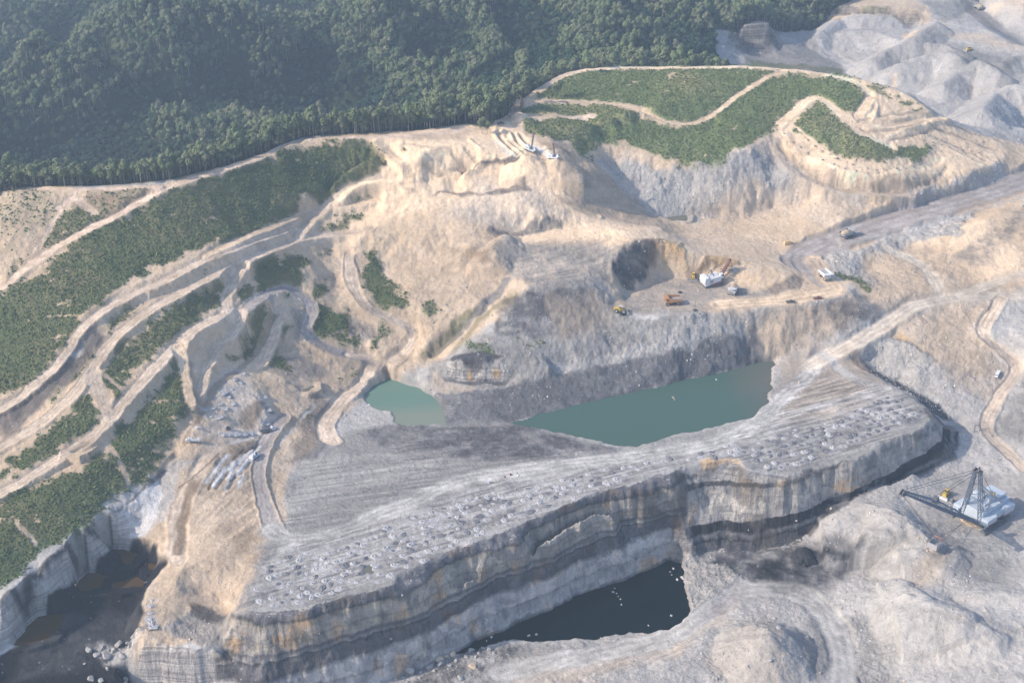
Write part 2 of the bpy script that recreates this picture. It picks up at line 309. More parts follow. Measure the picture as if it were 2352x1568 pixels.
# zone: region | colour | edge blend m | edge wander m | opacity | extras | outline
ZONES = """
o|SAND|8|6|1|n=.2|-400,460 150,433 370,430 700,318 1070,290 1165,268 1230,205 1300,165 1520,152 1820,157 2050,200 2145,262 2352,330 2600,400 2600,700 2352,660 2160,640 2000,700 1960,650 1900,700 1650,715 1420,725 1380,650 1210,665 1150,745 1000,830 860,860 840,900 740,1000 690,1080 640,1220 560,1400 470,1500 320,1560 300,1480 330,1380 390,1290 340,1238 260,1245 400,1060 300,1100 -400,1500
o|SANDD|20|10|.7|n=.3|480,860 620,960 650,1100 612,1250 540,1400 320,1500 330,1300 400,1100 440,960
7|MUD|10|8|.45|n=.4|1300,850 1700,480 1780,700 1550,1090 1300,1100
o|SANDL|20|12|.8|n=.2|870,318 1080,295 1165,272 1280,340 1300,450 1380,500 1500,545 1200,545 1100,470 900,540 820,560 760,500 860,400
o|SANDD|12|8|.75|n=.3 r=.35|950,560 1090,500 1200,520 1160,560 1210,640 1100,760 1010,800 950,760 960,640 860,580
o|GREYL|16|10|.55|n=.4 r=.4|1000,480 1080,425 1230,430 1290,510 1180,540 1080,520
o|SANDD|6|5|.75|n=.4 r=.3|770,620 860,570 880,640 940,740 960,860 850,880 740,1000 660,980 620,880 640,760 700,700
o|GREYL|16|6|.9|r=.6 n=.3|1380,350 1490,375 1560,385 1640,380 1770,330 1810,385 1880,430 2000,460 1900,520 1760,490 1650,500 1560,505 1470,480 1400,420
o|SAND|14|8|.75|n=.3|1580,480 1700,420 1860,440 2000,470 1900,530 1700,540
o|SAND|10|6|.7|n=.2|1560,420 1640,400 1700,430 1660,500 1560,480
2|GREYL|6|6|.9|r=.9|1750,1100 1850,1030 1900,1080 2100,1080 2352,1180 2352,1500 2200,1450 2050,1400 2000,1200
3|GREYL|6|6|.8|r=.9|0,1130 250,1080 560,1020 700,1040 760,1100 860,1180 700,1280 600,1230 400,1180 320,1250 250,1450 0,1440
o|SANDL|5|3|.95|n=.3|1790,290 1850,225 1900,225 1950,260 2000,320 2060,345 2140,335 2160,372 2060,405 1950,402 1850,382 1790,350
o|SANDL|5|3|.95|n=.3|1880,225 1950,250 2070,345 2160,372 2170,410 2260,400 2310,360 2300,330 2200,290 2145,262 2100,228 2040,195 1950,168 1830,152 1700,145 1700,152 1830,162 1920,180 1990,200 2010,240 1960,245
o|SAND|5|4|.6||1800,375 1880,420 2000,445 2100,450 2200,435 2180,405 2060,408 1950,405 1850,385
3|GREYL|5|5|.8|r=.8|1500,1300 1800,1250 2000,1180 2150,1080 2200,1150 2300,1200 2250,1270 1900,1330 1600,1330
o|SANDD|10|6|.9|r=.25 n=.2|1280,335 1321,342 1400,400 1440,440 1485,479 1560,520 1500,520 1369,500 1290,440 1270,390
o|GREY|12|8|.85|n=.3|1160,554 1190,560 1300,555 1451,560 1403,610 1389,667 1321,657 1215,664 1150,640
o|SANDL|10|8|.55|n=.3|1190,530 1330,520 1460,530 1560,560 1650,590 1500,570 1440,560 1330,550 1170,560
o|GREY|10|4|1|r=.5 n=.2|1150,745 1190,680 1215,664 1321,657 1389,667 1425,725 1660,715 1808,701 1903,691 1960,670 2010,720 1940,755 1880,790 1790,826 1616,866 1400,920 1184,971 1100,975 1020,960 960,900 980,840 1050,810
o|SANDD|10|6|.8|r=.3|1640,715 1808,701 1903,691 1960,674 1990,700 1940,755 1880,790 1800,815 1700,770
o|GREYL|8|8|.7|r=.9|1430,800 1550,740 1700,720 1740,760 1660,780 1540,805 1450,830 1300,860 1250,830
5|DARK|4|4|.75|n=.5|1180,480 1450,430 1700,440 1750,560 1700,700 1500,740 1250,750 1080,700 1080,600
o|SANDD|14|8|.55|n=.2|1240,680 1310,665 1400,690 1420,740 1390,770 1290,760
5|SLATE|3|3|1|n=.15 r=.3|650,1150 900,1120 1150,1085 1700,960 2000,885 2352,840 2352,1045 2100,1110 1700,1190 1200,1330 900,1360 720,1340 660,1190
6|SLATE|3|3|1|n=.15 r=.3|0,850 350,760 560,710 600,800 610,910 200,1020 0,1065
6|DARK|5|4|.7|n=.5|1080,540 1200,460 1290,450 1400,540 1340,640 1120,750 1080,640
5|GREYL|5|4|.6||1100,1090 1700,960 1750,920 1400,960 1180,1060
5|WHITE|2|2|.85|n=.5 st=1|730,930 880,920 1000,930 1120,930 1130,1040 900,1050 740,1020
5|TAN|2|2|.9||880,930 910,960 920,1040 890,1030
5|TAN|2|2|.9||1060,980 1115,985 1110,1035 1060,1030
5|DARK|2|3|.95||780,870 900,850 1050,870 1110,900 1000,930 870,910 780,920
5|DARK|2|1.5|.8||720,1010 870,1040 1150,1040 1130,1075 900,1075 730,1035
5|SANDD|4|3|.5||640,980 730,1040 900,1080 900,1130 700,1140 640,1080
o|GREY|10|5|1|r=.12|620,1240 690,1070 760,1010 840,985 1020,975 1184,971 1406,1026 1616,990 1740,960 1790,880 1800,826 1890,800 1944,807 2054,889 2143,947 2143,995 2006,1046 1800,1097 1712,1080 1695,1053 1560,1077 1334,1152 1064,1258 904,1345 774,1381 701,1401 554,1401 598,1272
o|DARK|8|6|.8|n=.5|900,975 1020,980 1190,975 1300,1000 1410,1030 1400,1045 1200,1040 1000,1050 880,1030 820,1000
o|GREYL|8|5|.5||1420,1030 1600,1000 1740,970 1850,900 2054,895 2120,950 2000,960 1800,1010 1600,1060 1300,1140 1100,1200 900,1280 700,1330 600,1310 640,1260 900,1160 1200,1100
o|GREYD|10|6|.5|n=.6|1040,1110 1200,1105 1300,1110 1150,1150 1000,1180 920,1170
7|WHITE|2|2|.95|st=1 n=.5|900,1600 960,1320 1150,1300 1400,1320 1480,1450 1700,1600 2352,1440 2352,1800 900,1800
7|GREY|4|3|.8|r=.6|1200,1130 1350,1050 1550,1090 1520,1300 1400,1330 1200,1250 1080,1180
7|COAL|4|3|.75||1270,1050 1400,1050 1530,1090 1480,1200 1300,1130
7|SANDD|4|3|.9|n=.2 r=.3|1290,870 1400,800 1700,750 1600,960 1500,1000 1300,960
9|GREYL|3|3|.9|n=.3 st=1|0,170 300,60 430,60 480,150 740,190 1340,40 1750,-40 1760,120 1440,220 1080,360 870,430 470,520 520,700 300,700 40,680 30,300
9|SAND|4|4|.7|st=1|180,80 420,50 450,130 420,200 300,230 180,160
9|SAND|5|4|.65|st=1|100,250 300,200 420,260 450,400 380,530 200,480 60,460
9|TAN|5|4|.7|st=1|640,300 830,230 900,330 760,370 640,350
9|DARK|2|2|.9|st=1|740,190 1340,40 1700,-60 1750,-30 1350,70 1050,150 760,215 500,240 480,200
9|DARK|2|2|.95|st=1|470,520 870,430 1080,360 1440,210 1750,80 1740,130 1440,235 1090,420 1080,430 800,610 510,700 520,560
9|DARK|2|2|.9|st=1|0,170 140,130 160,250 90,420 40,470 30,690 0,690
6|DARK|3|3|.8|st=1|1700,1240 1740,1260 1770,1300 1920,1340 1930,1430 1870,1567 1700,1567 1740,1420
o|GREYL|16|6|1|r=.5 n=.4|1560,1240 1700,1210 1740,1260 1920,1180 2040,1110 2150,1085 2210,1010 2160,930 2054,889 1945,795 2061,729 2197,681 2600,684 2600,1800 900,1700 870,1567 1082,1478 1300,1473 1450,1452 1575,1425 1590,1340 1560,1290
o|GREY|14|8|.8|n=.3|2080,1155 2200,1100 2352,1080 2400,1300 2280,1340 2180,1300 2130,1240
o|GREYD|10|8|.55|n=.6 r=.6|1960,1240 2060,1220 2140,1250 2180,1320 2100,1340 2020,1330
o|SANDD|14|8|.5||2080,1290 2160,1260 2180,1330 2100,1350
o|DARK|6|9|1|n=.5|1640,1308 1700,1268 1800,1252 1930,1262 1955,1290 1920,1325 1850,1350 1740,1335 1660,1325
o|DARK|9|7|.6|n=.3|1655,1300 1722,1272 1830,1250 1940,1260 1960,1300 1930,1340 1850,1370 1740,1330 1680,1320
o|COAL|5|6|.95|n=.35|1690,1300 1760,1330 1860,1330 1760,1258 1880,1250 1940,1275 1880,1290 1760,1285
o|GREY|10|8|.6|n=.3 r=.8|1860,1400 1980,1400 2050,1480 2080,1600 1960,1600
o|GREYD|9|8|.55|r=.5|1860,1440 1900,1430 1930,1520 1880,1567 1820,1500
o|SANDD|14|8|.3|r=.5|1700,1450 1767,1430 1800,1500 1820,1600 1640,1600 1660,1500
o|DARK|8|5|.85|r=.5 n=.6|1082,1483 1190,1480 1190,1500 1140,1560 1050,1600 900,1600 1000,1530
o|SAND|16|6|.45||1180,1530 1400,1490 1560,1445 1640,1385 1680,1400 1560,1500 1300,1567 1180,1567
o|SAND|20|8|.75|n=.2|1870,590 2000,560 2180,500 2352,480 2352,680 2197,676 2112,690 2010,690 1960,640 1900,620
o|SANDL|8|5|.8|n=.3|2160,530 2240,510 2330,560 2352,640 2300,660 2230,620 2180,560
3|GREYL|6|5|.9|r=.9|1100,1800 1700,1450 2000,1420 1950,1500 1600,1567 1300,1700 1150,1850
6|GREYL|6|4|.9|r=.9|940,240 1000,190 1300,150 1700,0 1950,0 1900,80 1600,120 1350,170 1290,240 1300,320 1400,370 1350,420 1250,380 1100,330
o|GREYD|8|6|.7|n=.6|2230,560 2300,520 2352,470 2352,500 2290,600 2240,620 2200,590
o|SAND|16|8|.7|n=.2 r=.3|2060,730 2197,690 2290,700 2250,760 2290,810 2220,860 2140,830 2080,800 2000,770
o|TAN|6|5|.7||2060,760 2150,830 2130,850 2050,790
o|DARK|4|4|.9|r=.8|1944,807 1960,800 2030,850 2120,900 2180,960 2143,947 2060,890 1990,848
6|GREYL|4|4|.9|r=1|1250,800 1450,780 1750,880 1730,1050 1650,1070 1450,1040 1280,930
6|GREYL|8|6|.9|r=.6 n=.3|1600,1000 1900,950 2100,1080 2100,1250 2050,1340 1800,1200 1600,1060
o|GREY|10|8|.6|n=.2|2200,980 2260,1000 2300,1060 2352,1060 2352,900 2330,900 2290,960
7|COAL|3|3|1||0,1360 100,1310 300,1000 500,880 620,750 750,620 900,590 1010,640 1050,700 1130,770 1080,810 1000,900 960,1010 930,1240 700,1350 890,1567 890,1800 -300,1800 -300,1500
7|COAL|3|3|.95|n=.5|0,1360 100,1310 300,1000 500,880 620,750 750,620 900,590 1010,640 1050,700 1130,770 1080,810 1000,900 960,1010 930,1240 700,1350 890,1567 0,1567
7|SLATE|10|8|.45|n=.7|300,1000 900,1100 950,1020 900,1250 500,1450 100,1500 200,1300
7|DARK|3|2|.9|st=1|0,1020 250,790 500,600 740,430 900,300 1100,120 1180,0 1200,60 1060,190 900,330 750,440 500,660 250,880 0,1100 -200,1250 -200,1150
7|SANDD|3|3|.9|r=.3|1040,230 1200,60 1400,0 1330,120 1200,250 1180,480 1130,480 1060,380
7|GREYL|5|4|.8||1060,190 1150,60 1300,60 1200,200 1110,330 1130,500 1000,560 940,480
o|GREYL|6|5|.4||690,1050 850,1040 1000,1060 900,1100 740,1130 660,1200
4|WHITE|4|5|.55|n=.8 hm=1|1560,960 1700,1000 1760,1130 1830,1180 1830,1340 1750,1400 1480,1430 1450,1350 1340,1290 1400,1130 1500,1000
4|BROWN|4|5|.7||1640,1190 1760,1170 1700,1350 1600,1340 1560,1290
4|DARK|6|5|.6||2100,1100 2230,1200 2150,1350 2180,1450 2100,1567 1900,1567 2050,1350
4|DARK|6|4|.75|st=.6|420,830 560,700 640,690 720,760 650,860 500,1000 300,1200 100,1400 0,1450 0,1220 250,1030
4|WHITE|3|4|.55|n=.7|440,830 560,750 500,850 350,1000 200,1130 0,1260 0,1215 180,1110 380,930
4|DARK|6|5|.55||1200,850 1280,900 1330,1100 1350,1230 1290,1300 1230,1100
4|GREYD|5|4|.6|r=.4|1960,570 2060,560 2040,680 1980,780 1950,720
4|GREYD|6|5|.6||1850,900 2050,890 2200,1000 2000,1050 1850,980
5|GREYD|4|3|.7||110,620 250,660 270,750 120,780 80,700
5|BROWN|5|4|.6|r=.5|850,180 930,130 1010,200 1030,300 960,290 900,200
2|DARK|2|3|.85|r=.7|800,1150 1000,1090 1200,1060 1250,1110 1230,1140 1100,1110 980,1130 830,1180
2|DARK|3|4|.7|r=.9|640,1310 760,1290 900,1280 1000,1300 1150,1260 1230,1230 1300,1300 1180,1310 960,1310 760,1310
2|GREYD|3|4|.8|r=1|1000,1520 1150,1530 1330,1450 1470,1460 1480,1530 1350,1567 1000,1567
2|SANDD|6|4|.6||350,900 850,900 860,960 450,930
2|SANDD|3|3|.85||1280,820 1290,880 1600,1000 1600,1060 1500,1090 1420,1040 1250,900 1240,840
2|MUD|3|3|.5||1380,950 1560,1010 1610,1090 1450,1000
2|WHITE|1.5|1.5|.9||1040,940 1100,960 1210,1050 1180,1060 1080,980
2|WHITE|1.5|1.5|.9||1310,965 1400,1010 1450,1070 1400,1060 1330,1000
2|WHITE|1.5|1.5|.85||1290,1010 1380,1080 1370,1100 1290,1040
6|BROWN|3|3|.9|r=1|150,330 220,210 400,230 450,250 400,300 330,290 250,280
6|TAN|3|3|.7||210,230 330,200 420,240 320,290
6|DARK|4|4|.6|r=.5|640,400 800,330 870,360 860,450 600,470 560,420
5|DARK|3|3|.95|n=.3 r=.5|1870,210 1960,150 2000,100 2150,100 2160,180 2100,280 2000,440 1900,380 1830,290
5|BROWN|3|3|.8|r=.5|2100,110 2220,120 2300,200 2200,300 2080,250
5|TAN|2|3|.7|r=.9|2180,190 2300,120 2352,180 2352,330 2220,300
5|WHITE|5|5|.6||1930,590 2050,560 2200,560 2300,600 2100,618 1950,612
3|GREYL|10|5|1|n=.4 r=.4|800,-100 2600,-100 2600,1000 2330,960 2220,940 1850,790 1730,740 1640,620 1600,590 1300,500 1150,470 860,420 450,370 380,330 250,190 700,90 700,0
3|GREY|16|8|.7|n=.2|1270,480 1400,400 1700,230 1900,300 2352,380 2352,640 2200,600 2150,550 1900,470 1800,440 1600,480 1500,520
3|GREY|8|5|.9|st=1|370,190 700,160 740,280 760,330 730,350 480,350 380,320
3|SAND|6|4|.7||280,170 600,120 690,80 700,160 380,190
3|GREYD|8|5|.7||420,350 900,300 1150,470 700,430 480,370
3|SAND|10|6|.75||800,0 1400,0 1700,30 1750,200 1650,160 1150,150 1050,190 980,130 850,60
3|GREY|8|5|.7|st=1|1050,90 1300,70 1650,90 1700,160 1150,150 1060,140
3|GREY|10|6|.8||1680,0 1900,0 1980,80 1930,130 1800,190 1740,120
3|SAND|20|8|.45||1900,220 2100,210 2352,320 2352,370 2000,270 1780,240
3|DARK|8|6|.4||1870,350 2000,350 2352,400 2352,440 2200,520 2000,480 1830,420
3|SAND|6|4|.8||1540,230 1640,240 1600,300 1540,260
3|SAND|14|8|.5||2150,-20 2352,-20 2352,150 2200,60
3|GREYD|12|6|.6||1950,0 2060,0 2200,150 2352,260 2352,310 2200,230 2050,130
o|GREY|8|6|.8|n=.3|1425,655 1458,674 1509,628 1599,636 1674,655 1760,680 1700,705 1560,722 1425,722
7|GREYL|4|4|.85|r=1|590,1340 680,1295 800,1290 940,1240 915,1400 860,1460 700,1440
1|SANDD|8|6|.8|n=.3 r=.4|-300,1330 120,1272 420,1296 380,1420 350,1567 200,1750 0,1950
1|BROWN|8|6|.7|n=.3 r=.4|440,1305 780,1275 1040,1262 960,1390 800,1460 700,1510 640,1440
o|SANDD|10|8|.75|n=.3 r=.5|1985,610 2060,560 2160,560 2190,620 2240,660 2350,650 2352,682 2200,676 2110,690 2060,720 2000,690
o|SANDD|12|8|.6|n=.3 r=.5|2070,735 2130,705 2280,695 2250,760 2290,815 2330,850 2290,920 2200,890 2100,800
o|GREYL|8|6|.8|n=.3 r=.9|2000,575 2100,520 2200,490 2150,530 2090,560 2020,600
o|GREYD|8|6|.6|n=.4 r=.5|2340,860 2352,900 2352,1050 2300,960
o|SANDD|8|6|.6|n=.3 r=.6|1600,500 1660,470 1720,490 1660,520
o|SANDD|16|6|.5||1795,830 1900,800 1960,820 2060,890 1900,965 1780,955
9|GREYL|4|4|.95|r=1.1|60,700 350,760 440,880 300,1050 120,1210 70,1100 100,900
9|TAN|4|3|.7||180,60 430,60 420,110 200,130
a|GREYD|4|4|.85|n=.7|1500,560 1900,450 2000,480 1880,700 1700,860 1500,1000 1350,1100 1100,1300 1000,1250 1250,960
a|BROWN|5|5|.6|n=.5|900,820 1500,560 1600,700 1300,1000 800,1560 300,1560
o|DARK|10|8|.8|n=.6|1560,1240 1722,1275 1700,1300 1640,1296 1580,1262
o|GREY|8|8|.6|n=.2|1180,1480 1300,1475 1320,1500 1150,1530
7|WHITE|1.5|1|.95|st=.8|-100,1200 0,1110 250,890 500,690 750,460 900,350 1060,200 1100,300 1040,500 980,570 900,590 750,640 620,750 500,880 300,1000 270,1100 100,1310 0,1370 -300,1600
"""
PILES = """
3|12|1750,220 1600,340 1450,400 1330,480
3|13|1500,520 1700,450 1830,430 1900,460
3|12|1800,640 1900,560 2050,480 2180,560
3|14|2060,800 2150,720 2250,670 2352,650
3|10|950,300 1100,170 1250,155 1450,160
3|7|1650,330 1800,340 1950,400
3|8|2200,470 2300,430 2352,430
o|16|1762,1500 1757,1512
9|4|1560,940 1700,1050 1950,1140
9|4|1900,1200 2050,1210 2150,1270
9|3|2100,1010 2250,990 2352,1000
9|3|1100,450 1300,400 1450,430 1520,480
9|3|1650,700 1800,760 1900,700
2|7|1270,1095
2|5|1340,1115
2|6|1480,1115 1500,1125
2|4|1225,790 1260,830
5|6|1130,120 1040,190
"""
# tracks and roads: region | colour | width m | edge blend m | opacity | extras (c=carve a bed, b=berm height) | line
ROADS = """
o|PINK|7|2|.95|c=1|-200,770 0,665 60,615 100,585 191,532 300,480 370,432 500,395 600,360 700,318 870,316 1000,308 1078,293
o|PINK|6|2|.9|c=1|-100,445 0,440 80,432 150,436 250,434 370,428
o|PINK|4|2|.7||180,440 130,500 90,560 60,605
o|SAND|7|2|.9|c=1|1078,293 1120,300 1165,275 1190,246 1230,205 1300,165 1350,155
o|SANDL|6|2|.95|c=1|1350,155 1400,152 1520,152 1700,148 1820,157 1900,170 1980,195 2010,235 2000,270
o|SAND|5|2|.9|c=1|1220,232 1330,232 1400,238 1460,255 1540,285 1600,285 1640,262 1700,215 1760,178 1800,165
o|PINK|8|4|.7||1290,268 1360,268
o|SANDL|9|3|.8|c=1|1790,285 1830,250 1860,225 1890,228 1930,262 1990,310 2050,340
3|SANDL|9|3|.8|c=1|1320,660 1260,740 1240,800 1330,850 1500,850 1700,810 1800,790
3|SANDL|5|3|.7||1450,780 1700,770 1740,745 1650,660 1530,600 1480,560
3|SANDD|5|3|.6||1400,840 1550,810 1700,830
o|ROAD|7|2.5|.95|c=1 b=.5|0,943 68,898 144,822 191,751 240,712 273,692 342,660 386,640 478,592 581,561 667,524 720,495 760,460 800,432 870,405
o|SAND|6|2|.9|c=1|478,585 560,545 640,515 700,490
o|ROAD|8|2.5|1|c=1 b=.5|-60,1062 0,1030 103,965 160,915 205,862 246,787 308,736 410,674 513,623 615,578 684,548 752,541 804,534 850,525
o|ROAD|9|2.5|1|c=1 b=.5|-60,1165 0,1135 82,1087 147,1046 205,1009 260,958 328,869 393,807 440,762 496,729 540,715 598,681 640,665 667,664
o|ROADG|9|2|1|c=1 b=.5|564,712 598,681 640,665 667,664 700,680 718,712 708,740 703,762 728,790 770,808 804,814 850,822
o|ROAD|8|2|.9|c=1|215,862 225,900 240,930 248,965
o|ROAD|8|2|.9|c=1|540,722 515,700 535,650 560,620
o|ROAD|8|2|.8|c=1|684,545 700,525 715,510 760,465
o|ROAD|7|3|.8|c=1|560,712 555,740 520,780 490,815 470,850 460,900
4|SAND|7|3|.8|c=1|1200,810 1230,920 1250,1040 1280,1200
4|ROAD|9|3|.8|c=1|1880,580 1860,680 1800,840 1750,930
4|MUD|4|2|.6||1840,600 1780,720 1720,860 1660,930 1450,1080 1350,1290 1240,1460
o|ROAD|8|2.5|.9|c=1 b=.5|801,588 806,640 812,670 835,701 876,725 938,749 955,773 938,804 900,830 856,852
o|ROAD|10|3|.95|c=1 b=.55|920,820 860,860 830,885 800,905 774,930 752,965 750,1000 765,1015
o|ROAD|8|2|.9|c=1|804,814 850,822 857,840 842,862
o|SAND|6|4|.6||955,773 965,740 950,700
5|GREYD|6|2|.85||1140,390 1050,500 900,640 760,780 640,880
5|VEGD|5|4|.6||1180,480 1000,590 850,760 780,850
5|VEGD|6|4|.7||900,600 800,680 680,790 580,880
o|ROAD|11|3|.9|c=1|478,1055 440,1110 420,1140 410,1180 405,1230 407,1285
7|MUD|6|2|.8||1420,80 1300,230 1260,330 1240,450 1220,520 1200,690
4|ROAD|12|5|.7||1330,1400 1500,1420 1700,1400 1450,1470 1400,1567
7|ROAD|9|5|.7||1500,-100 1420,40 1330,160
o|ROADG|9|2.5|1|c=1 b=.7|650,960 620,1000 600,1040 592,1080 596,1120 612,1160 622,1200 640,1230 670,1242
4|GREYL|2.5|1|.8||2130,1200 2000,1330 1850,1500
4|ROAD|10|2.5|.9|c=1|2352,1130 2280,1200 2200,1300 2180,1380 2200,1440
o|TRK|13|4|.95|c=1|622,1215 640,1232 670,1243 740,1235 804,1210 870,1180 945,1152 1010,1120 1082,1094 1200,1080 1321,1063 1450,1050 1578,1030 1640,1020 1702,995 1735,970 1770,940 1805,905 1838,879 1860,850 1890,820
o|TRS|14|6|.85|c=1|1860,840 1924,807 1970,785 2010,760 2061,729 2080,710 2112,698 2197,681 2260,678 2420,686
6|TRK|8|4|.8||1000,880 1150,1000 1300,1060 1420,1100
6|TRK|9|4|.8||520,1330 850,1250 1050,1200 1420,1110
6|GREYL|5|2|.6||650,1075 850,1085
o|ROADG|26|5|1|c=1|2500,340 2352,418 2200,466 2100,492 2030,515 1950,540 1880,565 1850,580 1830,600
o|ROADG|20|6|.9|c=1|1900,560 1850,585 1850,610 1875,635 1900,650
o|SAND|16|6|.9||1870,600 1900,640 1925,665 1880,675 1800,690 1650,700
o|GREYL|5|2|.5||2352,452 2200,498 2100,528 1960,560
o|ROAD|9|2.5|.95|c=1 b=.6|2300,684 2285,710 2262,745 2255,766 2270,785 2300,804 2330,830 2337,845 2325,870 2300,900 2285,930 2268,965 2266,985 2280,1010 2310,1035 2334,1060 2352,1075
o|TRS|10|4|.9||2040,572 2100,598 2145,635 2160,675
o|TRS|10|4|.9|c=1|2197,681 2290,650 2352,628
o|ROAD|8|4|.5||1960,660 2010,690 1960,690
o|TRK|16|6|.85|c=1|1150,1545 1290,1515 1400,1497 1500,1475 1570,1445 1640,1390 1700,1352 1790,1350 1870,1382 1920,1440 1935,1500 1935,1600
9|ROADG|12|5|.6||440,920 420,980 300,1100
3|GREYL|11|4|.9|c=1|1250,470 1150,430 1050,360 960,310 900,290 820,285
3|GREYL|9|4|.8||880,290 950,250 1050,210
3|GREYD|14|5|.7||1960,20 2050,110 2150,200 2300,290
3|ROAD|7|3|.8|c=1|680,930 720,1050 780,1120 850,1180 980,1230 1100,1280 1300,1300 1600,1310
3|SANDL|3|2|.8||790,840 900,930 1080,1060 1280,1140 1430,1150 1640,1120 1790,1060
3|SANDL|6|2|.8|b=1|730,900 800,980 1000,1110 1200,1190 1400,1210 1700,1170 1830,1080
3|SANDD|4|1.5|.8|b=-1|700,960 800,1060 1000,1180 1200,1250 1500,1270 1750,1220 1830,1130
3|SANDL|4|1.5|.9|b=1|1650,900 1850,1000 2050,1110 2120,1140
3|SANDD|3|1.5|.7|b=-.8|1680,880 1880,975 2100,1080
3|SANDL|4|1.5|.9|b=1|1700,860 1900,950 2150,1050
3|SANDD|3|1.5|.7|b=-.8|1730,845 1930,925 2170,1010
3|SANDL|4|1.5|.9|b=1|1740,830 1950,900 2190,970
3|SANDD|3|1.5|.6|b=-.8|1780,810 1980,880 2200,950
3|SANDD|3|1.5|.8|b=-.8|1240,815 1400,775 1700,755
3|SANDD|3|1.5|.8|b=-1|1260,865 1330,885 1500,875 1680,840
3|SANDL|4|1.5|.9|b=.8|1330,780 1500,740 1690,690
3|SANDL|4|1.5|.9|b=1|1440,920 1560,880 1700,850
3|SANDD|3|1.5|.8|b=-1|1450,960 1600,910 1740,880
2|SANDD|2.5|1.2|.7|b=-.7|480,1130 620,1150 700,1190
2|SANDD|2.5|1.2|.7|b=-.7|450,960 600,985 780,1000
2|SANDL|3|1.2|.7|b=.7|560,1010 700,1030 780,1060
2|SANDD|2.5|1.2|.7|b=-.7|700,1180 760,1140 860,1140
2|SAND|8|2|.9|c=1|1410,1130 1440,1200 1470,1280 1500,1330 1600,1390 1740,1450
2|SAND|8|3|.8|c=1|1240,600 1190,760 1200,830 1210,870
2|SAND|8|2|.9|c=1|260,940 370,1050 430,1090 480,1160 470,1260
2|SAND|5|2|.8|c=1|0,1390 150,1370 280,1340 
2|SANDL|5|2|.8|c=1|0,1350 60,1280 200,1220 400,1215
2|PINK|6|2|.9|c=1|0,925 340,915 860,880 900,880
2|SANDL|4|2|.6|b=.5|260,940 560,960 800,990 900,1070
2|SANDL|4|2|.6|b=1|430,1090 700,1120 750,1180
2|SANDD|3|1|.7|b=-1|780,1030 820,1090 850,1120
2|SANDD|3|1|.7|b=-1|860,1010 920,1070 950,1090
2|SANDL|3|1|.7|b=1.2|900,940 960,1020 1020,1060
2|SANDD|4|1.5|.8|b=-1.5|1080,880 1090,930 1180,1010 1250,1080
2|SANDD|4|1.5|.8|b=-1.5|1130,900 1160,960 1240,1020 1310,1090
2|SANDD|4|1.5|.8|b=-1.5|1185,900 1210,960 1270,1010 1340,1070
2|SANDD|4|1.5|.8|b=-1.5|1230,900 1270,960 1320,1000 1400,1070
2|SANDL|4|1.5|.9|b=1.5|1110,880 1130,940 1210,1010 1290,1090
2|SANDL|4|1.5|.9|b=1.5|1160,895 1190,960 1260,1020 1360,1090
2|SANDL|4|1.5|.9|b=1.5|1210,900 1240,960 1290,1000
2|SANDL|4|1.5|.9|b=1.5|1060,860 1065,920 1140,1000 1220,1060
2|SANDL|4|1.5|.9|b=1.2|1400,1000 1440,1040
1|PINK|5|2|.8||400,1400 480,1330 560,1370 640,1440
4|BROWN|2|1|.7||1030,1190 1250,1190
4|SANDD|3|1.5|.8||690,1010 780,1070 840,1130
7|SANDD|3|1.5|.8||740,0 800,80 870,220
7|SANDD|3|1.5|.7||110,470 180,550 230,620
6|MUD|1.5|1|.5||2140,540 2060,700
a|MUD|2.2|1|.9|b=-.5|1480,760 1080,1120 720,1560
a|MUD|2.2|1|.9|b=-.5|1650,720 1380,940 1050,1380 880,1567
a|DARK|2.2|1|.9|b=-.5|1600,1000 1300,1300 1130,1567
a|WHITE|3.4|1.5|1|b=.5|1590,780 1380,960 1120,1350
a|WHITE|3.2|1.5|1|b=.5|1230,1020 1000,1200 800,1520
a|WHITE|2.8|1.5|.9|b=.4|1110,870 850,1180 640,1470
a|WHITE|2.6|1.5|.9|b=.4|1780,700 1480,1080 1320,1300
a|WHITE|3|1.5|.9|b=.4|1440,1330 1330,1560
a|WHITE|2.6|1.5|.9|b=.4|1130,1420 1020,1567
a|MUD|1.6|1|.8||100,1567 560,1180 920,860
a|WHITE|3|2|.7||960,440 1720,420
a|WHITE|3|2|.6||1130,660 1600,520
"""
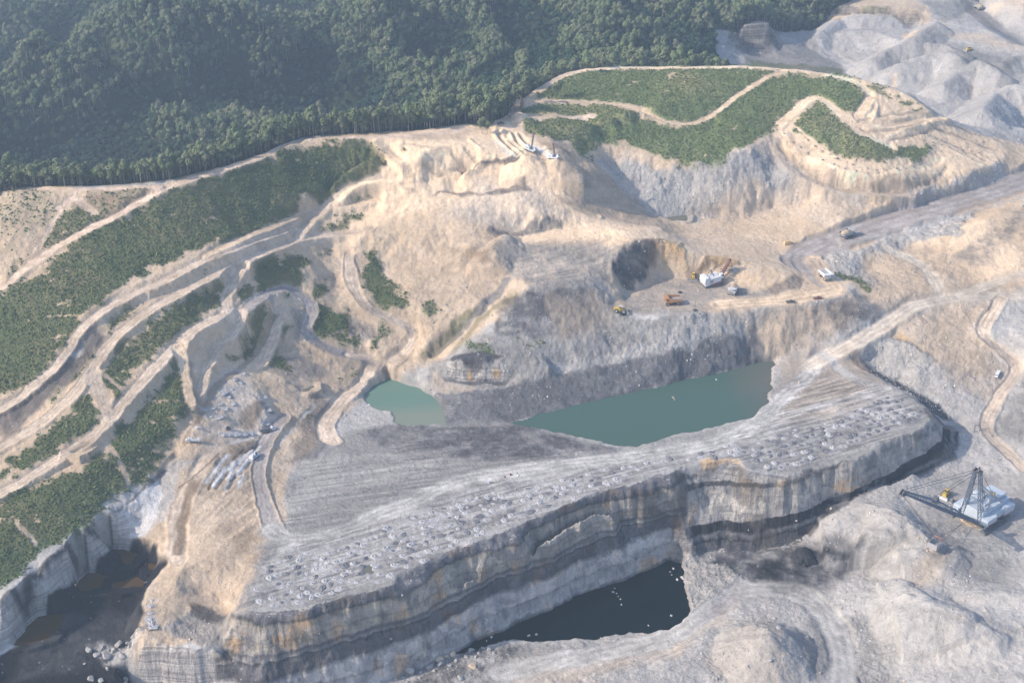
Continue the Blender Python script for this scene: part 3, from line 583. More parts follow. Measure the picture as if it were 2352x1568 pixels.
VEGZ = """
o|1|-200,800 0,690 60,632 100,602 191,548 300,495 350,465 380,442 430,422 520,395 620,362 700,328 780,322 862,320 880,350 885,378 850,402 800,425 760,452 700,480 620,520 520,548 420,588 350,610 270,666 190,733 160,788 120,833 68,883 0,918 -60,950
1|.9|360,1420 480,1400 640,1470 680,1500 560,1567 200,1700 230,1640 330,1560
4|.8|0,560 60,330 200,190 340,0 600,0 210,245 100,330
4|.8|60,290 160,225 170,250 90,310
1|.35|540,1300 780,1270 1050,1260 980,1380 850,1440 700,1500 640,1440
1|.3|0,1300 120,1265 420,1290 380,1400 350,1567 0,1700
4|.95|700,660 830,560 940,575 880,630 760,700 720,770 700,740
4|.6|500,930 570,900 700,790 640,900 560,1000 500,1050
4|.6|360,1120 420,1140 480,1080 420,1170 380,1190
4|.4|1120,460 1240,370 1440,290 1430,320 1250,400 1140,480
4|1|1540,380 1500,500 1380,580 1340,640 1240,680 1180,740 1060,830 960,950 870,1080 780,1210 760,1170 700,1050 690,1000 740,930 750,860 900,740 1060,640 1200,540 1400,410
4|1|620,1130 660,1200 680,1330 580,1400 480,1480 350,1567 140,1700 100,1560 250,1450 400,1320 480,1210
4|1|1190,930 1230,1060 1280,1220 1270,1320 1200,1420 1130,1500 1090,1567 1000,1700 560,1700 740,1500 830,1380 900,1260 980,1160 1060,1120 1120,1000
7|1|700,0 780,80 870,220 800,320 600,470 420,600 280,700 200,800 60,880 -200,1100 -200,560 0,420 60,360 150,290 330,210 500,120 560,80
7|1|760,0 1020,0 1000,100 930,180 880,210 800,80
7|.9|0,60 60,20 120,30 60,120 0,250 -100,300
7|.9|130,20 330,-40 500,-20 330,80 160,170 110,160
4|1|1700,320 1760,240 1900,230 2000,195 2080,200 2120,270 2000,370 1880,430 1740,430 1700,380
4|1|1590,430 1640,380 1700,410 1690,470 1600,520
4|.5|2100,150 2200,140 2150,260 2060,340 2020,360 2120,260
4|1|1700,580 1830,590 1800,650 1740,740 1700,880 1660,910 1610,880 1540,915 1540,860 1650,790 1660,700
4|.9|1830,740 1950,675 1920,790 1890,880 1920,950 1850,960 1780,960 1800,850
4|1|2080,400 2180,370 2180,430 2130,520 2240,560 2352,620 2352,790 2250,800 2120,730 2090,650 2110,540 2080,480
4|.7|2260,1050 2352,990 2352,1010 2280,1060
4|.7|2010,1290 2100,1210 2120,1220 2050,1290
4|.7|1910,470 1955,465 1940,500
5|1|180,200 290,130 250,220 320,260 310,320 350,400 430,430 480,490 440,580 360,570 260,540 200,440 170,350 165,280
5|1|0,590 70,610 80,780 30,800 -40,770
5|.8|270,670 330,690 280,780 260,810
5|.8|560,530 620,530 650,580 600,630 560,600
5|.7|860,800 900,760 960,800 1080,820 1060,850 880,850
5|.4|1180,780 1380,780 1380,800 1180,800
5|.6|0,1040 60,1000 130,920 140,930 60,1020 0,1060
2|1|0,940 240,935 300,1000 290,1100 330,1130 200,1200 0,1290 -100,1330
2|.95|20,1360 90,1300 240,1310 130,1350
2|.95|0,1470 220,1410 200,1450 60,1500 -80,1567 -100,1500
2|.5|350,980 430,1010 500,1010 430,1040
2|1|1290,620 1600,480 1720,450 2352,455 2700,450 2700,560 2352,800 2200,800 1950,700 1850,685 1500,670 1290,680
2|1|1220,720 1500,690 1830,700 1900,710 2000,770 2180,850 2352,870 2352,1095 2150,1050 1990,980 1900,970 1740,1000 1700,1070 1600,1030 1580,940 1450,930 1290,870 1300,820 1500,780 1700,760 1400,770 1200,760
3|1|0,450 350,440 700,480 530,570 420,640 270,690 240,770 0,830
3|1|750,490 950,510 1180,550 1250,620 1300,650 1220,740 1080,730 960,640 850,670 830,760 740,810 660,910 500,960 350,1050 240,1090 0,1100 0,870 190,820 250,780 290,700 450,640 550,570
3|.7|1180,510 1350,540 1420,600 1460,660 1380,620 1260,550
3|1|1500,650 1560,650 1680,720 1620,740 1500,690
3|1|940,670 1000,680 1060,780 1140,830 1230,890 1340,930 1440,990 1580,980 1720,980 1740,1020 1640,1060 1450,1095 1200,1080 1100,1050 960,960 900,900 800,860 840,800 900,750
3|.8|370,410 480,385 800,430 1150,470 1160,490 850,460 400,425
3|.8|910,0 1100,0 1160,35 1090,75 920,40
3|.6|1260,40 1440,40 1430,60 1260,55
6|.8|1090,330 1250,350 1360,420 1300,440 1180,380
"""
# ------------------------------------------------------------------ the ground sheet
def ss(a, b, x):
    t = np.clip((x - a) / (b - a), 0, 1); return t * t * (3 - 2 * t)
ys = [430.0]
while ys[-1] < 2250: ys.append(ys[-1] + max(0.62, 0.62 * (ys[-1] / 620.0) ** 1.25))
ys = np.array(ys + [2400, 2700, 3200, 4200, 6500])
tx = np.concatenate([[-1.6, -1.0, -.8, -.65, -.56], np.arange(-.5, .5001, .00078), [.56, .65, .8, 1.0, 1.6]])
NY, NX = len(ys), len(tx)
TX, YY = np.meshgrid(tx, ys); VX = (TX * YY).ravel(); VY = YY.ravel()
inside = (np.abs(TX).ravel() < .51) & (VY < 2300)
# crest and toe lines wander a little
WX = VX + 1.5 * fbm(VX, VY, 16, 3, 1) + .5 * fbm(VX, VY, 4, 2, 5)
WY = VY + 1.8 * fbm(VX, VY, 15, 3, 2) + .6 * fbm(VX, VY, 3.6, 2, 6)
H = lookup(BASE, WX, WY).astype(np.float64)
e = 2.0
SL = np.hypot(lookup(BASE, WX + e, WY) - lookup(BASE, WX - e, WY), lookup(BASE, WX, WY + e) - lookup(BASE, WX, WY - e)) / (2 * e)
C = np.tile(np.array(PAL['GREYL']), (len(VX), 1)); ROUGH = np.full(len(VX), .15); STR = np.zeros(len(VX)); FLAT = np.zeros(len(VX))
VEGM = np.zeros(len(VX)); NMIX = np.full(len(VX), .3)
QX, QY = VX + .35 * H, VY + 1.15 * H     # noise that also runs up the faces
n_a = fbm(QX, QY, 22, 4, 11); n_b = fbm(QX, QY, 6, 5, 12, .6); n_c = fbm(QX, QY, 60, 3, 13)
def near(P, pad):
    x0, y0 = P[:, 0].min() - pad, P[:, 1].min() - pad; x1, y1 = P[:, 0].max() + pad, P[:, 1].max() + pad
    j0, j1 = np.searchsorted(ys, [y0, y1]); rows = np.arange(j0, min(j1 + 1, NY))
    if len(rows) == 0: return np.zeros(0, int)
    idx = (rows[:, None] * NX + np.arange(NX)[None]).ravel()
    return idx[(VX[idx] > x0) & (VX[idx] < x1) & (VY[idx] > y0) & (VY[idx] < y1)]
def seg_dist(px, py, P, closed):
    best = np.full(len(px), 1e9); zc = np.zeros(len(px)); n = len(P)
    for i in range(n if closed else n - 1):
        a = P[i]; b = P[(i + 1) % n]; d = b[:2] - a[:2]; L = max(1e-6, float(d @ d))
        t = np.clip(((px - a[0]) * d[0] + (py - a[1]) * d[1]) / L, 0, 1)
        q = np.hypot(px - a[0] - t * d[0], py - a[1] - t * d[1]); m = q < best
        best[m] = q[m]; zc[m] = (a[2] + (b[2] - a[2]) * t)[m]
    return best, zc
def in_poly(px, py, P):
    c = np.zeros(len(px), bool); n = len(P)
    for i in range(n):
        x1, y1 = P[i][:2]; x2, y2 = P[(i + 1) % n][:2]
        if y1 == y2: continue
        m = (y1 > py) != (y2 > py)
        c ^= m & (px < (x2 - x1) * (py - y1) / (y2 - y1) + x1)
    return c
def signed(idx, P, wander, seed):
    px = VX[idx] + wander * fbm(VX[idx], VY[idx], wander * 3 + 3, 3, seed); py = VY[idx] + wander * fbm(VX[idx], VY[idx], wander * 3 + 3, 3, seed + 40)
    d, _ = seg_dist(px, py, P, True)
    return np.where(in_poly(px, py, P), d, -d)
def extras(s):
    return {k.split('=')[0]: float(k.split('=')[1]) for k in s.split()} if s.strip() else {}
def trace(r, pts):
    out = []
    for u, v in reg(r, pts):
        g = ground(u, v)
        for dv in (5, 10):                       # a point drawn on a crest belongs to the near side of it
            g2 = ground(u, v + dv)
            if g[1] - g2[1] > 50: g = g2
        out.append(g)
    return np.array(out)
for li, ln in enumerate(ZONES.strip().splitlines()):
    r, cname, soft, wan, op, ex, pts = ln.split('|'); soft, wan, op = float(soft), float(wan), float(op); ex = extras(ex)
    P = trace(r, pts); idx = near(P, soft + wan)
    if len(idx) == 0: continue
    m = ss(-soft / 2, soft / 2, signed(idx, P, wan, 60 + li)) * op
    if 'n' in ex: m = m * np.clip(1 - ex['n'] * (.5 + .9 * n_b[idx] + .5 * n_a[idx]), 0, 1)
    m = m[:, None]
    C[idx] = C[idx] * (1 - m) + np.array(PAL[cname]) * m
    m = m[:, 0]
    if 'r' in ex: ROUGH[idx] = ROUGH[idx] * (1 - m) + ex['r'] * m
    else: ROUGH[idx] = ROUGH[idx] * (1 - m) + .12 * m
    STR[idx] = np.maximum(STR[idx] * (1 - m * .0), ex.get('st', 0) * (m > .2))
for li, ln in enumerate(VEGZ.strip().splitlines()):
    r, dens, pts = ln.split('|'); dens = float(dens)
    P = trace(r, pts); idx = near(P, 8)
    if len(idx) == 0: continue
    m = ss(-3, 3, signed(idx, P, 4.5, 300 + li) + 3.5 * n_b[idx] + 2.5 * n_a[idx]) * dens
    gaps = ss(-.95, -.45, n_a[idx] * .6 + n_b[idx] + (.35 if dens > .9 else (dens - .8) * .8))
    VEGM[idx] = np.maximum(VEGM[idx], m * gaps)
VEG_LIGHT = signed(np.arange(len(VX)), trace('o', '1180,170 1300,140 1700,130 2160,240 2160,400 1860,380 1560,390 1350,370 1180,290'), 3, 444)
# forest floor: everything beyond the ridge track up to the far highwall
def pushed(s, z, k): 
    out = []
    for u, v in parse(s):
        q = at_height(u, v, z); out.append([q[0] * (1 + k / q[1]), q[1] + k, z])
    return out
FOREST = np.array([[-6000, 700, 0], [-420, 880, 0]] + pushed('0,436 150,430 370,424 500,391 600,356 700,314 870,312 1068,287', 172, 7) +
                  pushed('1110,295 1150,262 1180,244 1225,203 1300,162 1400,147 1520,147 1690,144', 173, 9) +
                  pushed('1640,66 1700,60 1770,46', 131, 6) + [[560, 1750, 0], [2500, 5000, 0], [6000, 9000, 0], [-6000, 13000, 0]])
FI = np.arange(len(VX)); idx = FI; FORM = ss(-2, 2, signed(idx, FOREST, 3, 500))
FORM *= 1
roads_z = []
ROADM = np.zeros(len(VX))
for li, ln in enumerate(ROADS.strip().splitlines()):
    r, cname, wd, soft, op, ex, pts = ln.split('|'); wd, soft, op = float(wd), float(soft), float(op); ex = extras(ex)
    P = trace(r, pts)
    if len(P) > 2:      # round the corners
        for _ in range(2):
            Q = [P[0]]
            for a, b in zip(P[:-1], P[1:]): Q += [a * .75 + b * .25, a * .25 + b * .75]
            P = np.array(Q + [P[-1]])
    # no stretch may leap across a hidden valley
    keep = np.abs(P[:, 2] - np.median(P[:, 2])) < 80; P = P[keep]
    idx = near(P, wd + soft + 4)
    if len(idx) == 0 or len(P) < 2: continue
    px = VX[idx] + 1.5 * fbm(VX[idx], VY[idx], 12, 4, 700 + li, .6); py = VY[idx] + 1.5 * fbm(VX[idx], VY[idx], 12, 4, 740 + li, .6)
    d, zc = seg_dist(px, py, P, False)
    m = (1 - ss(wd / 2 - soft / 2, wd / 2 + soft / 2, d)) * op * np.clip(1.0 + .25 * n_a[idx] + .2 * n_b[idx], .55, 1)
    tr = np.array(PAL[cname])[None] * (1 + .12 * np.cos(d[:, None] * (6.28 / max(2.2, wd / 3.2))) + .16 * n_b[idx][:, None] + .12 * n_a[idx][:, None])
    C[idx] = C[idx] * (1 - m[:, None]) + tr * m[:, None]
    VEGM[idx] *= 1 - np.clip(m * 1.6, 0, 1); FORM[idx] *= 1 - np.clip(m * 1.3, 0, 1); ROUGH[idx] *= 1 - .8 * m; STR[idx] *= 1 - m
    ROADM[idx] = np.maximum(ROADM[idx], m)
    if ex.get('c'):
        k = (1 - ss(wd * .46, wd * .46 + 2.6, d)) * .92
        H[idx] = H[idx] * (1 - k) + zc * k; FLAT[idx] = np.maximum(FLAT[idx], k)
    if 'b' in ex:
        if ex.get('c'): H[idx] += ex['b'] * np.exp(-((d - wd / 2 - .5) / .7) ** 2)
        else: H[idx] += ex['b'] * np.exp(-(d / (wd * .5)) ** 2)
# vegetated ground
vm = np.clip(VEGM, 0, 1)[:, None] * .92
vc = np.array(PAL['VEG']) * (1 - ss(-.2, .8, n_c + n_b * .5))[:, None] + np.array(PAL['VEGD']) * ss(-.2, .8, n_c + n_b * .5)[:, None] * .8
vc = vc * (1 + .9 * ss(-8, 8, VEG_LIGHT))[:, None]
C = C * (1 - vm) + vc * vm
fm = FORM[:, None]; C = C * (1 - fm) + np.array((.03, .042, .02)) * fm; STR *= 1 - FORM
# relief: roughness, rills down the slopes, spoil hummocks
relief = ROUGH * (1 - .85 * FLAT)
H += relief * (1.5 * fbm(VX, VY, 9, 4, 21) + 1.1 * (.5 - np.abs(fbm(VX, VY, 3.4, 4, 22, .6))))
H += .16 * (1 - FLAT) * fbm(VX, VY, 2.4, 3, 23) + .5 * (1 - FLAT) * ss(.15, .5, SL) * (n_a + .5 * n_b)
gul = 1 - np.abs(fbm(QX, QY * .6, 6, 4, 24, .65))
H -= .6 * ss(.35, .9, SL) * (1 - FLAT) * (1 - FORM) * (gul - .5) * (1 - .5 * STR)
for li, ln in enumerate(PILES.strip().splitlines()):
    r, hh, pts = ln.split('|'); hh = float(hh); P = trace(r, pts)
    idx = near(P, hh * 2 + 6); px = VX[idx] + 1.2 * fbm(VX[idx], VY[idx], 8, 3, 900 + li); py = VY[idx] + 1.2 * fbm(VX[idx], VY[idx], 8, 3, 930 + li)
    if len(P) > 1: d, zc = seg_dist(px, py, P, False)
    else: d, zc = np.hypot(px - P[0][0], py - P[0][1]), np.full(len(idx), P[0][2])
    cand = zc + hh - .64 * (np.sqrt(d * d + 16) - 4) + .8 * n_b[idx]
    H[idx] = np.maximum(H[idx], cand)
FDEEP = FORM * ss(0, 75, signed(FI, FOREST, 0.01, 3))
H += FORM * 2.0 * fbm(VX, VY, 70, 3, 25) + FDEEP * (8 * fbm(VX, VY, 110, 3, 26) + 70 * (.33 - np.abs(fbm(VX * .8 + VY * .6, VY * .55 - VX * .4, 150, 2, 27))))
# ponds: beds below the water
POND = {
 'small_pond': ('o', 58.4, '838,905 852,888 863,880 890,865 917,876 965,893 993,907 1012,937 1019,973 945,976 911,968 897,946 859,932 842,918'),
 'quarry_pond': ('o', 57.3, '1184,971 1230,958 1287,944 1355,924 1425,910 1492,896 1578,874 1616,866 1690,848 1753,830 1784,827 1772,845 1768,886 1762,925 1735,952 1719,962 1670,975 1616,986 1548,1000 1458,1026 1406,1019 1340,1003 1287,992 1230,980'),
 'pit_lake': ('o', 5.6, '1082,1473 1140,1450 1198,1429 1307,1374 1423,1337 1500,1303 1540,1284 1562,1288 1572,1310 1570,1350 1584,1390 1575,1425 1535,1455 1440,1450 1370,1470 1290,1470 1180,1474 1120,1484 1040,1500'),
 'muddy_pool': ('7', 44.3, '690,710 750,665 850,672 930,700 880,760 840,770 800,720'),
 'muddy_pool.001': ('7', 40.9, '500,880 590,810 700,840 860,880 760,900 730,935 640,930 560,945 520,930'),
 'muddy_pool.002': ('7', 38.2, '100,1310 180,1180 260,1110 420,1100 380,1210 330,1270 200,1290'),
 'muddy_pool.003': ('7', 43, '1000,770 1040,765 1060,800 1000,805'),
 'muddy_pool.004': ('7', 41, '900,860 960,890 950,920 880,905 760,935 750,900 830,880'),
 'mine_pond_puddle': ('4', None, '2010,1090 2100,1080 2110,1095 2040,1110'),
 'mine_pond_puddle.001': ('2', None, '2200,1455 2352,1450 2352,1480 2260,1485'),
 'mine_pond_puddle.002': ('8', None, '180,780 230,770 250,800 220,835 180,820'),
 'mine_pond_puddle.003': ('4', None, '460,1530 560,1470 600,1475 500,1540'),
}
WATER = {}
for k, (r, wz, pts) in POND.items():
    P = trace(r, pts)
    if wz is None: wz = float(np.median(P[:, 2])) - .25
    else: P = np.array([at_height(u, v, wz) for u, v in reg(r, pts)])
    idx = near(P, 6); s = signed(idx, P, 1.6, 800); k2 = ss(-2.2, 2.5, s)
    dep = 3.0 if 'puddle' not in k else .5
    H[idx] = H[idx] * (1 - k2) + (wz - dep) * k2
    rim = (1 - k2) * ss(-7, -2.2, s) if 'pool' in k or 'puddle' in k else 0 * k2
    H[idx] = np.where(s < -.5, np.maximum(H[idx], (wz + .25) * (rim > .05) + H[idx] * (rim <= .05)), H[idx])
    k3 = ss(-2.5, 0, s)[:, None] * .5; C[idx] = C[idx] * (1 - k3) + C[idx] * .55 * k3
    WATER[k] = (P, wz)
# drill cuttings pads, seams and striping on the bench top
FI = np.arange(len(VX))
def stripe_zone(r, pts, ang, s_long, s_short, amt, seed, soft=5):
    P = trace(r, pts); idx = near(P, 6); m = ss(-soft, soft, signed(idx, P, 2, seed))
    a = math.radians(ang); u = VX[idx] * math.cos(a) + VY[idx] * math.sin(a); v = -VX[idx] * math.sin(a) + VY[idx] * math.cos(a)
    n = fbm(u / s_long, v / s_short, 1.0, 3, seed)
    C[idx] *= np.clip(1 + (amt * n * m), .3, 2)[:, None]
    H[idx] += .12 * n * m
stripe_zone('o', '650,1200 700,1060 900,1050 1300,1040 1500,1040 1300,1060 1080,1090 940,1150 800,1205 700,1235', 14, 26, 1.5, .26, 31)
stripe_zone('o', '560,1395 620,1260 800,1220 1100,1110 1560,1045 1740,980 1890,860 2054,893 2140,955 2000,1040 1750,1085 1690,1050 1560,1070 1100,1240 780,1375', 24, 14, 1.6, .42, 32)
stripe_zone('o', '1170,600 1200,550 1450,545 1400,610 1330,650 1220,655', 24, 22, 1.6, .25, 33)
stripe_zone('o', '1790,880 1880,830 2040,890 1850,1000 1750,1000', 26, 18, 2.2, .2, 34)
stripe_zone('o', '640,980 470,1140 430,1240 520,1240 600,1230 600,1100', 60, 14, 2.0, .25, 35)
stripe_zone('o', '880,1040 1020,985 1400,1040 1000,1080', 10, 14, 2.0, .35, 36)
stripe_zone('o', '1160,1567 1290,1500 1560,1450 1660,1380 1700,1400 1560,1540', 30, 20, 1.5, .2, 37)
# broad tone variation of the bare ground
C *= np.clip(1 + .10 * n_a + .12 * n_b + .07 * n_c, .45, 1.6)[:, None]
C = np.clip(C, .01, .85)
def ground_z(x, y):
    """height of the finished sheet"""
    x = np.atleast_1d(np.asarray(x, float)); y = np.atleast_1d(np.asarray(y, float))
    j = np.clip(np.searchsorted(ys, y) - 1, 0, NY - 2); t = x / y; i = np.clip(np.searchsorted(tx, t) - 1, 0, NX - 2)
    fy = np.clip((y - ys[j]) / (ys[j + 1] - ys[j]), 0, 1); fx = np.clip((t - tx[i]) / (tx[i + 1] - tx[i]), 0, 1); G = H.reshape(NY, NX)
    return (G[j, i] * (1 - fx) + G[j, i + 1] * fx) * (1 - fy) + (G[j + 1, i] * (1 - fx) + G[j + 1, i + 1] * fx) * fy
def sample(A, x, y):
    j = np.clip(np.searchsorted(ys, y) - 1, 0, NY - 2); i = np.clip(np.searchsorted(tx, x / y) - 1, 0, NX - 2)
    return A.reshape(NY, NX)[j, i]

def socket(nd, k): return nd.inputs[k]
def new_mat(name):
    m = bpy.data.materials.new(name); m.use_nodes = True
    n = m.node_tree; return m, n, n.nodes['Principled BSDF']
def ground_material():
    m, n, b = new_mat('mine_ground'); N = n.nodes.new; L = n.links.new
    geo = N('ShaderNodeNewGeometry'); att = N('ShaderNodeAttribute'); att.attribute_name = 'tone'
    ax = N('ShaderNodeAttribute'); ax.attribute_name = 'mix'; sep = N('ShaderNodeSeparateColor'); L(ax.outputs['Color'], sep.inputs[0])
    rough, strat, veg = sep.outputs[0], sep.outputs[1], sep.outputs[2]
    def math_(op, a, b_=None, c=None, clamp=False):
        q = N('ShaderNodeMath'); q.operation = op; q.use_clamp = clamp
        for i, v in enumerate((a, b_, c)):
            if v is None: continue
            if isinstance(v, (int, float)): q.inputs[i].default_value = v
            else: L(v, q.inputs[i])
        return q.outputs[0]
    def noise(scale, detail=4, vec=None, rgh=.6):
        q = N('ShaderNodeTexNoise'); q.inputs['Scale'].default_value = scale; q.inputs['Detail'].default_value = detail; q.inputs['Roughness'].default_value = rgh
        L(vec if vec is not None else geo.outputs['Position'], q.inputs['Vector']); return q.outputs['Fac']
    def mapping(sx, sy, sz):
        q = N('ShaderNodeMapping'); q.inputs['Scale'].default_value = (sx, sy, sz); L(geo.outputs['Position'], q.inputs['Vector']); return q.outputs[0]
    def mixc(fac, a, b_, blend='MIX'):
        q = N('ShaderNodeMix'); q.data_type = 'RGBA'; q.blend_type = blend
        if isinstance(fac, (int, float)): q.inputs[0].default_value = fac
        else: L(fac, q.inputs[0])
        for i, v in ((6, a), (7, b_)):
            if isinstance(v, tuple): q.inputs[i].default_value = v
            else: L(v, q.inputs[i])
        return q.outputs[2]
    def ramp(fac, lo, hi):
        q = N('ShaderNodeMapRange'); q.interpolation_type = 'SMOOTHSTEP'; L(fac, q.inputs[0]); q.inputs[1].default_value = lo; q.inputs[2].default_value = hi; return q.outputs[0]
    n0 = noise(.11, 8, rgh=.7); n1 = noise(.35, 6, rgh=.7); n2 = noise(1.6, 3, rgh=.7)
    v = math_('ADD', math_('MULTIPLY', n1, .55), math_('MULTIPLY', n2, .45))
    v = math_('MULTIPLY_ADD', v, 1.5, .25)                         # about .7 .. 1.3
    col = mixc(1.0, att.outputs['Color'], N('ShaderNodeCombineColor').outputs[0], 'MULTIPLY')
    cc = n.nodes[-1] if False else None
    comb = N('ShaderNodeCombineColor'); L(v, comb.inputs[0]); L(v, comb.inputs[1]); L(v, comb.inputs[2])
    col = mixc(1.0, att.outputs['Color'], comb.outputs[0], 'MULTIPLY')
    # rubble: pale and dark stones
    vo = N('ShaderNodeTexVoronoi'); vo.inputs['Scale'].default_value = .42; L(geo.outputs['Position'], vo.inputs['Vector'])
    sc = N('ShaderNodeSeparateColor'); L(vo.outputs['Color'], sc.inputs[0])
    stone = math_('MULTIPLY', math_('LESS_THAN', vo.outputs['Distance'], .36), math_('GREATER_THAN', sc.outputs[0], .60))
    stone = math_('MULTIPLY', math_('MULTIPLY', stone, ramp(rough, .25, .7)), ramp(noise(.06, 3), .42, .6))
    col = mixc(math_('MULTIPLY', stone, .7), col, mixc(1.0, col, (1.6, 1.6, 1.65, 1), 'MULTIPLY'))
    vo2 = N('ShaderNodeTexVoronoi'); vo2.inputs['Scale'].default_value = .23; L(geo.outputs['Position'], vo2.inputs['Vector'])
    sc2 = N('ShaderNodeSeparateColor'); L(vo2.outputs['Color'], sc2.inputs[0])
    sp = math_('MULTIPLY', math_('LESS_THAN', vo2.outputs['Distance'], .16), math_('GREATER_THAN', sc2.outputs[1], .8))
    col = mixc(math_('MULTIPLY', math_('MULTIPLY', sp, math_('SUBTRACT', 1.0, veg, clamp=True)), .22), col, (.7, .68, .66, 1))
    # bedding on cut rock faces: bands by height, joints down the face
    sepn = N('ShaderNodeSeparateXYZ'); L(geo.outputs['True Normal'], sepn.inputs[0])
    steep = math_('MULTIPLY', ramp(math_('SUBTRACT', 1.0, sepn.outputs[2]), .12, .45), strat)
    band = noise(1.0, 5, mapping(.012, .012, .62), .75)
    band2 = noise(1.0, 3, mapping(.03, .03, 1.6), .7)
    joint = noise(1.0, 4, mapping(.42, .42, .05), .7)
    bb = math_('ADD', math_('MULTIPLY', ramp(band, .38, .60), .62), math_('MULTIPLY', ramp(band2, .35, .65), .38))
    dark = mixc(1.0, col, (.50, .49, .52, 1), 'MULTIPLY'); lite = mixc(1.0, col, (1.22, 1.18, 1.12, 1), 'MULTIPLY')
    rock = mixc(bb, dark, lite)
    rock = mixc(math_('MULTIPLY', ramp(joint, .52, .66), .55), rock, (.10, .09, .09, 1))
    col = mixc(steep, col, rock)
    ab = N('ShaderNodeAttribute'); ab.attribute_name = 'beds'; sb = N('ShaderNodeSeparateColor'); L(ab.outputs['Color'], sb.inputs[0])
    sp_ = N('ShaderNodeSeparateXYZ'); L(geo.outputs['Position'], sp_.inputs[0])
    zz = math_('ADD', sp_.outputs[2], math_('MULTIPLY', math_('SUBTRACT', noise(.022, 5, rgh=.65), .5), 10.0))
    zz = math_('ADD', zz, math_('MULTIPLY', math_('SUBTRACT', noise(.25, 3), .5), 2.0))
    rp = N('ShaderNodeValToRGB'); cr = rp.color_ramp; L(math_('DIVIDE', zz, 64.0), rp.inputs[0])
    W_, G_, D_, S_, T_ = (.56, .545, .55), (.34, .33, .335), (.13, .127, .142), (.40, .37, .34), (.37, .335, .29)
    stops = [(0, D_), (6, (.2, .2, .21)), (8, W_), (15, (.47, .46, .465)), (16.5, (.36, .35, .36)), (18, W_), (25, W_), (26.5, G_), (28, D_), (33.5, (.155, .15, .16)), (35, (.09, .09, .10)),
             (36, (.30, .29, .29)), (38.5, (.14, .135, .15)), (40, S_), (44, T_), (45, (.26, .25, .25)), (46, S_), (50, (.44, .41, .385)), (53, T_), (54.5, (.11, .11, .12)), (56, (.20, .195, .21)), (61.5, (.15, .147, .16)), (63, (.30, .29, .30))]
    cr.elements[0].position = 0; cr.elements[0].color = (*stops[0][1], 1); cr.elements[1].position = stops[-1][0] / 64; cr.elements[1].color = (*stops[-1][1], 1)
    for z_, c_ in stops[1:-1]:
        el = cr.elements.new(z_ / 64); el.color = (*c_, 1)
    rp2 = N('ShaderNodeValToRGB'); cr = rp2.color_ramp
    L(math_('DIVIDE', math_('SUBTRACT', zz, math_('MULTIPLY', math_('MAXIMUM', math_('SUBTRACT', sp_.outputs[0], 150.0), 0.0), .15)), 64.0), rp2.inputs[0])
    st2 = [(0, (.10, .10, .11)), (14, (.12, .12, .13)), (15, (.04, .04, .045)), (18, (.22, .22, .23)), (20, (.035, .035, .04)), (26, (.04, .04, .045)), (27, (.42, .40, .40)), (38, (.46, .44, .42)), (47, (.42, .40, .39)), (48, (.09, .09, .10)), (50, (.10, .10, .11)), (51, (.45, .43, .42)), (56, (.42, .41, .41)), (57.5, (.2, .2, .21)), (63, (.32, .31, .32))]
    cr.elements[0].position = 0; cr.elements[0].color = (*st2[0][1], 1); cr.elements[1].position = st2[-1][0] / 64; cr.elements[1].color = (*st2[-1][1], 1)
    for z_, c_ in st2[1:-1]:
        el = cr.elements.new(z_ / 64); el.color = (*c_, 1)
    bsel = mixc(sb.outputs[1], rp.outputs[0], rp2.outputs[0])
    bed = mixc(1.0, bsel, mixc(ramp(joint, .50, .68), (1.05, 1.04, 1.03, 1), (.70, .68, .66, 1)), 'MULTIPLY')
    bed = mixc(math_('MULTIPLY', ramp(noise(.045, 3), .56, .66), .75), bed, mixc(1.0, bed, (1.35, 1.0, .66, 1), 'MULTIPLY'))
    bed = mixc(1.0, bed, mixc(ramp(noise(1.0, 4, mapping(.09, .09, .02)), .35, .65), (.78, .78, .8, 1), (1.12, 1.1, 1.08, 1)), 'MULTIPLY')
    vb = N('ShaderNodeTexVoronoi'); vb.inputs['Scale'].default_value = 1.0; L(mapping(.16, .16, .22), vb.inputs['Vector']); sv = N('ShaderNodeSeparateColor'); L(vb.outputs['Color'], sv.inputs[0])
    bed = mixc(.75, bed, mixc(sv.outputs[0], (.66, .66, .69, 1), (1.30, 1.25, 1.18, 1)), 'MULTIPLY')
    tal = math_('MULTIPLY', ramp(noise(1.0, 5, mapping(.07, .07, .05), .65), .54, .64), ramp(noise(.15, 3), .35, .6))
    bed = mixc(math_('MULTIPLY', tal, .8), bed, (.19, .18, .185, 1))
    bed = mixc(1.0, bed, comb.outputs[0], 'MULTIPLY')
    bed = mixc(math_('MULTIPLY', sb.outputs[2], .7), bed, (.10, .085, .07, 1))
    bed = mixc(math_('MULTIPLY', stone, .5), bed, (.55, .54, .54, 1))
    bedm = math_('MULTIPLY', sb.outputs[0], ramp(math_('SUBTRACT', 1.0, sepn.outputs[2]), .03, .10))
    col = mixc(bedm, col, bed)
    steep = math_('MAXIMUM', steep, math_('MULTIPLY', bedm, ramp(math_('SUBTRACT', 1.0, sepn.outputs[2]), .2, .5)))
    L(col, b.inputs['Base Color']); b.inputs['Roughness'].default_value = .95; b.inputs['Specular IOR Level'].default_value = .15
    bp = N('ShaderNodeBump'); bp.inputs['Distance'].default_value = 1.0; bp.inputs['Strength'].default_value = .8
    hgt = math_('ADD', math_('MULTIPLY', n1, 1.3), math_('MULTIPLY', n2, .35))
    hgt = math_('ADD', hgt, math_('MULTIPLY', n0, math_('MULTIPLY_ADD', rough, 5.0, .5)))
    hgt = math_('ADD', hgt, math_('MULTIPLY', stone, .5))
    hgt = math_('ADD', hgt, math_('MULTIPLY', steep, math_('ADD', math_('MULTIPLY', band, 3.0), math_('MULTIPLY', joint, -3.4))))
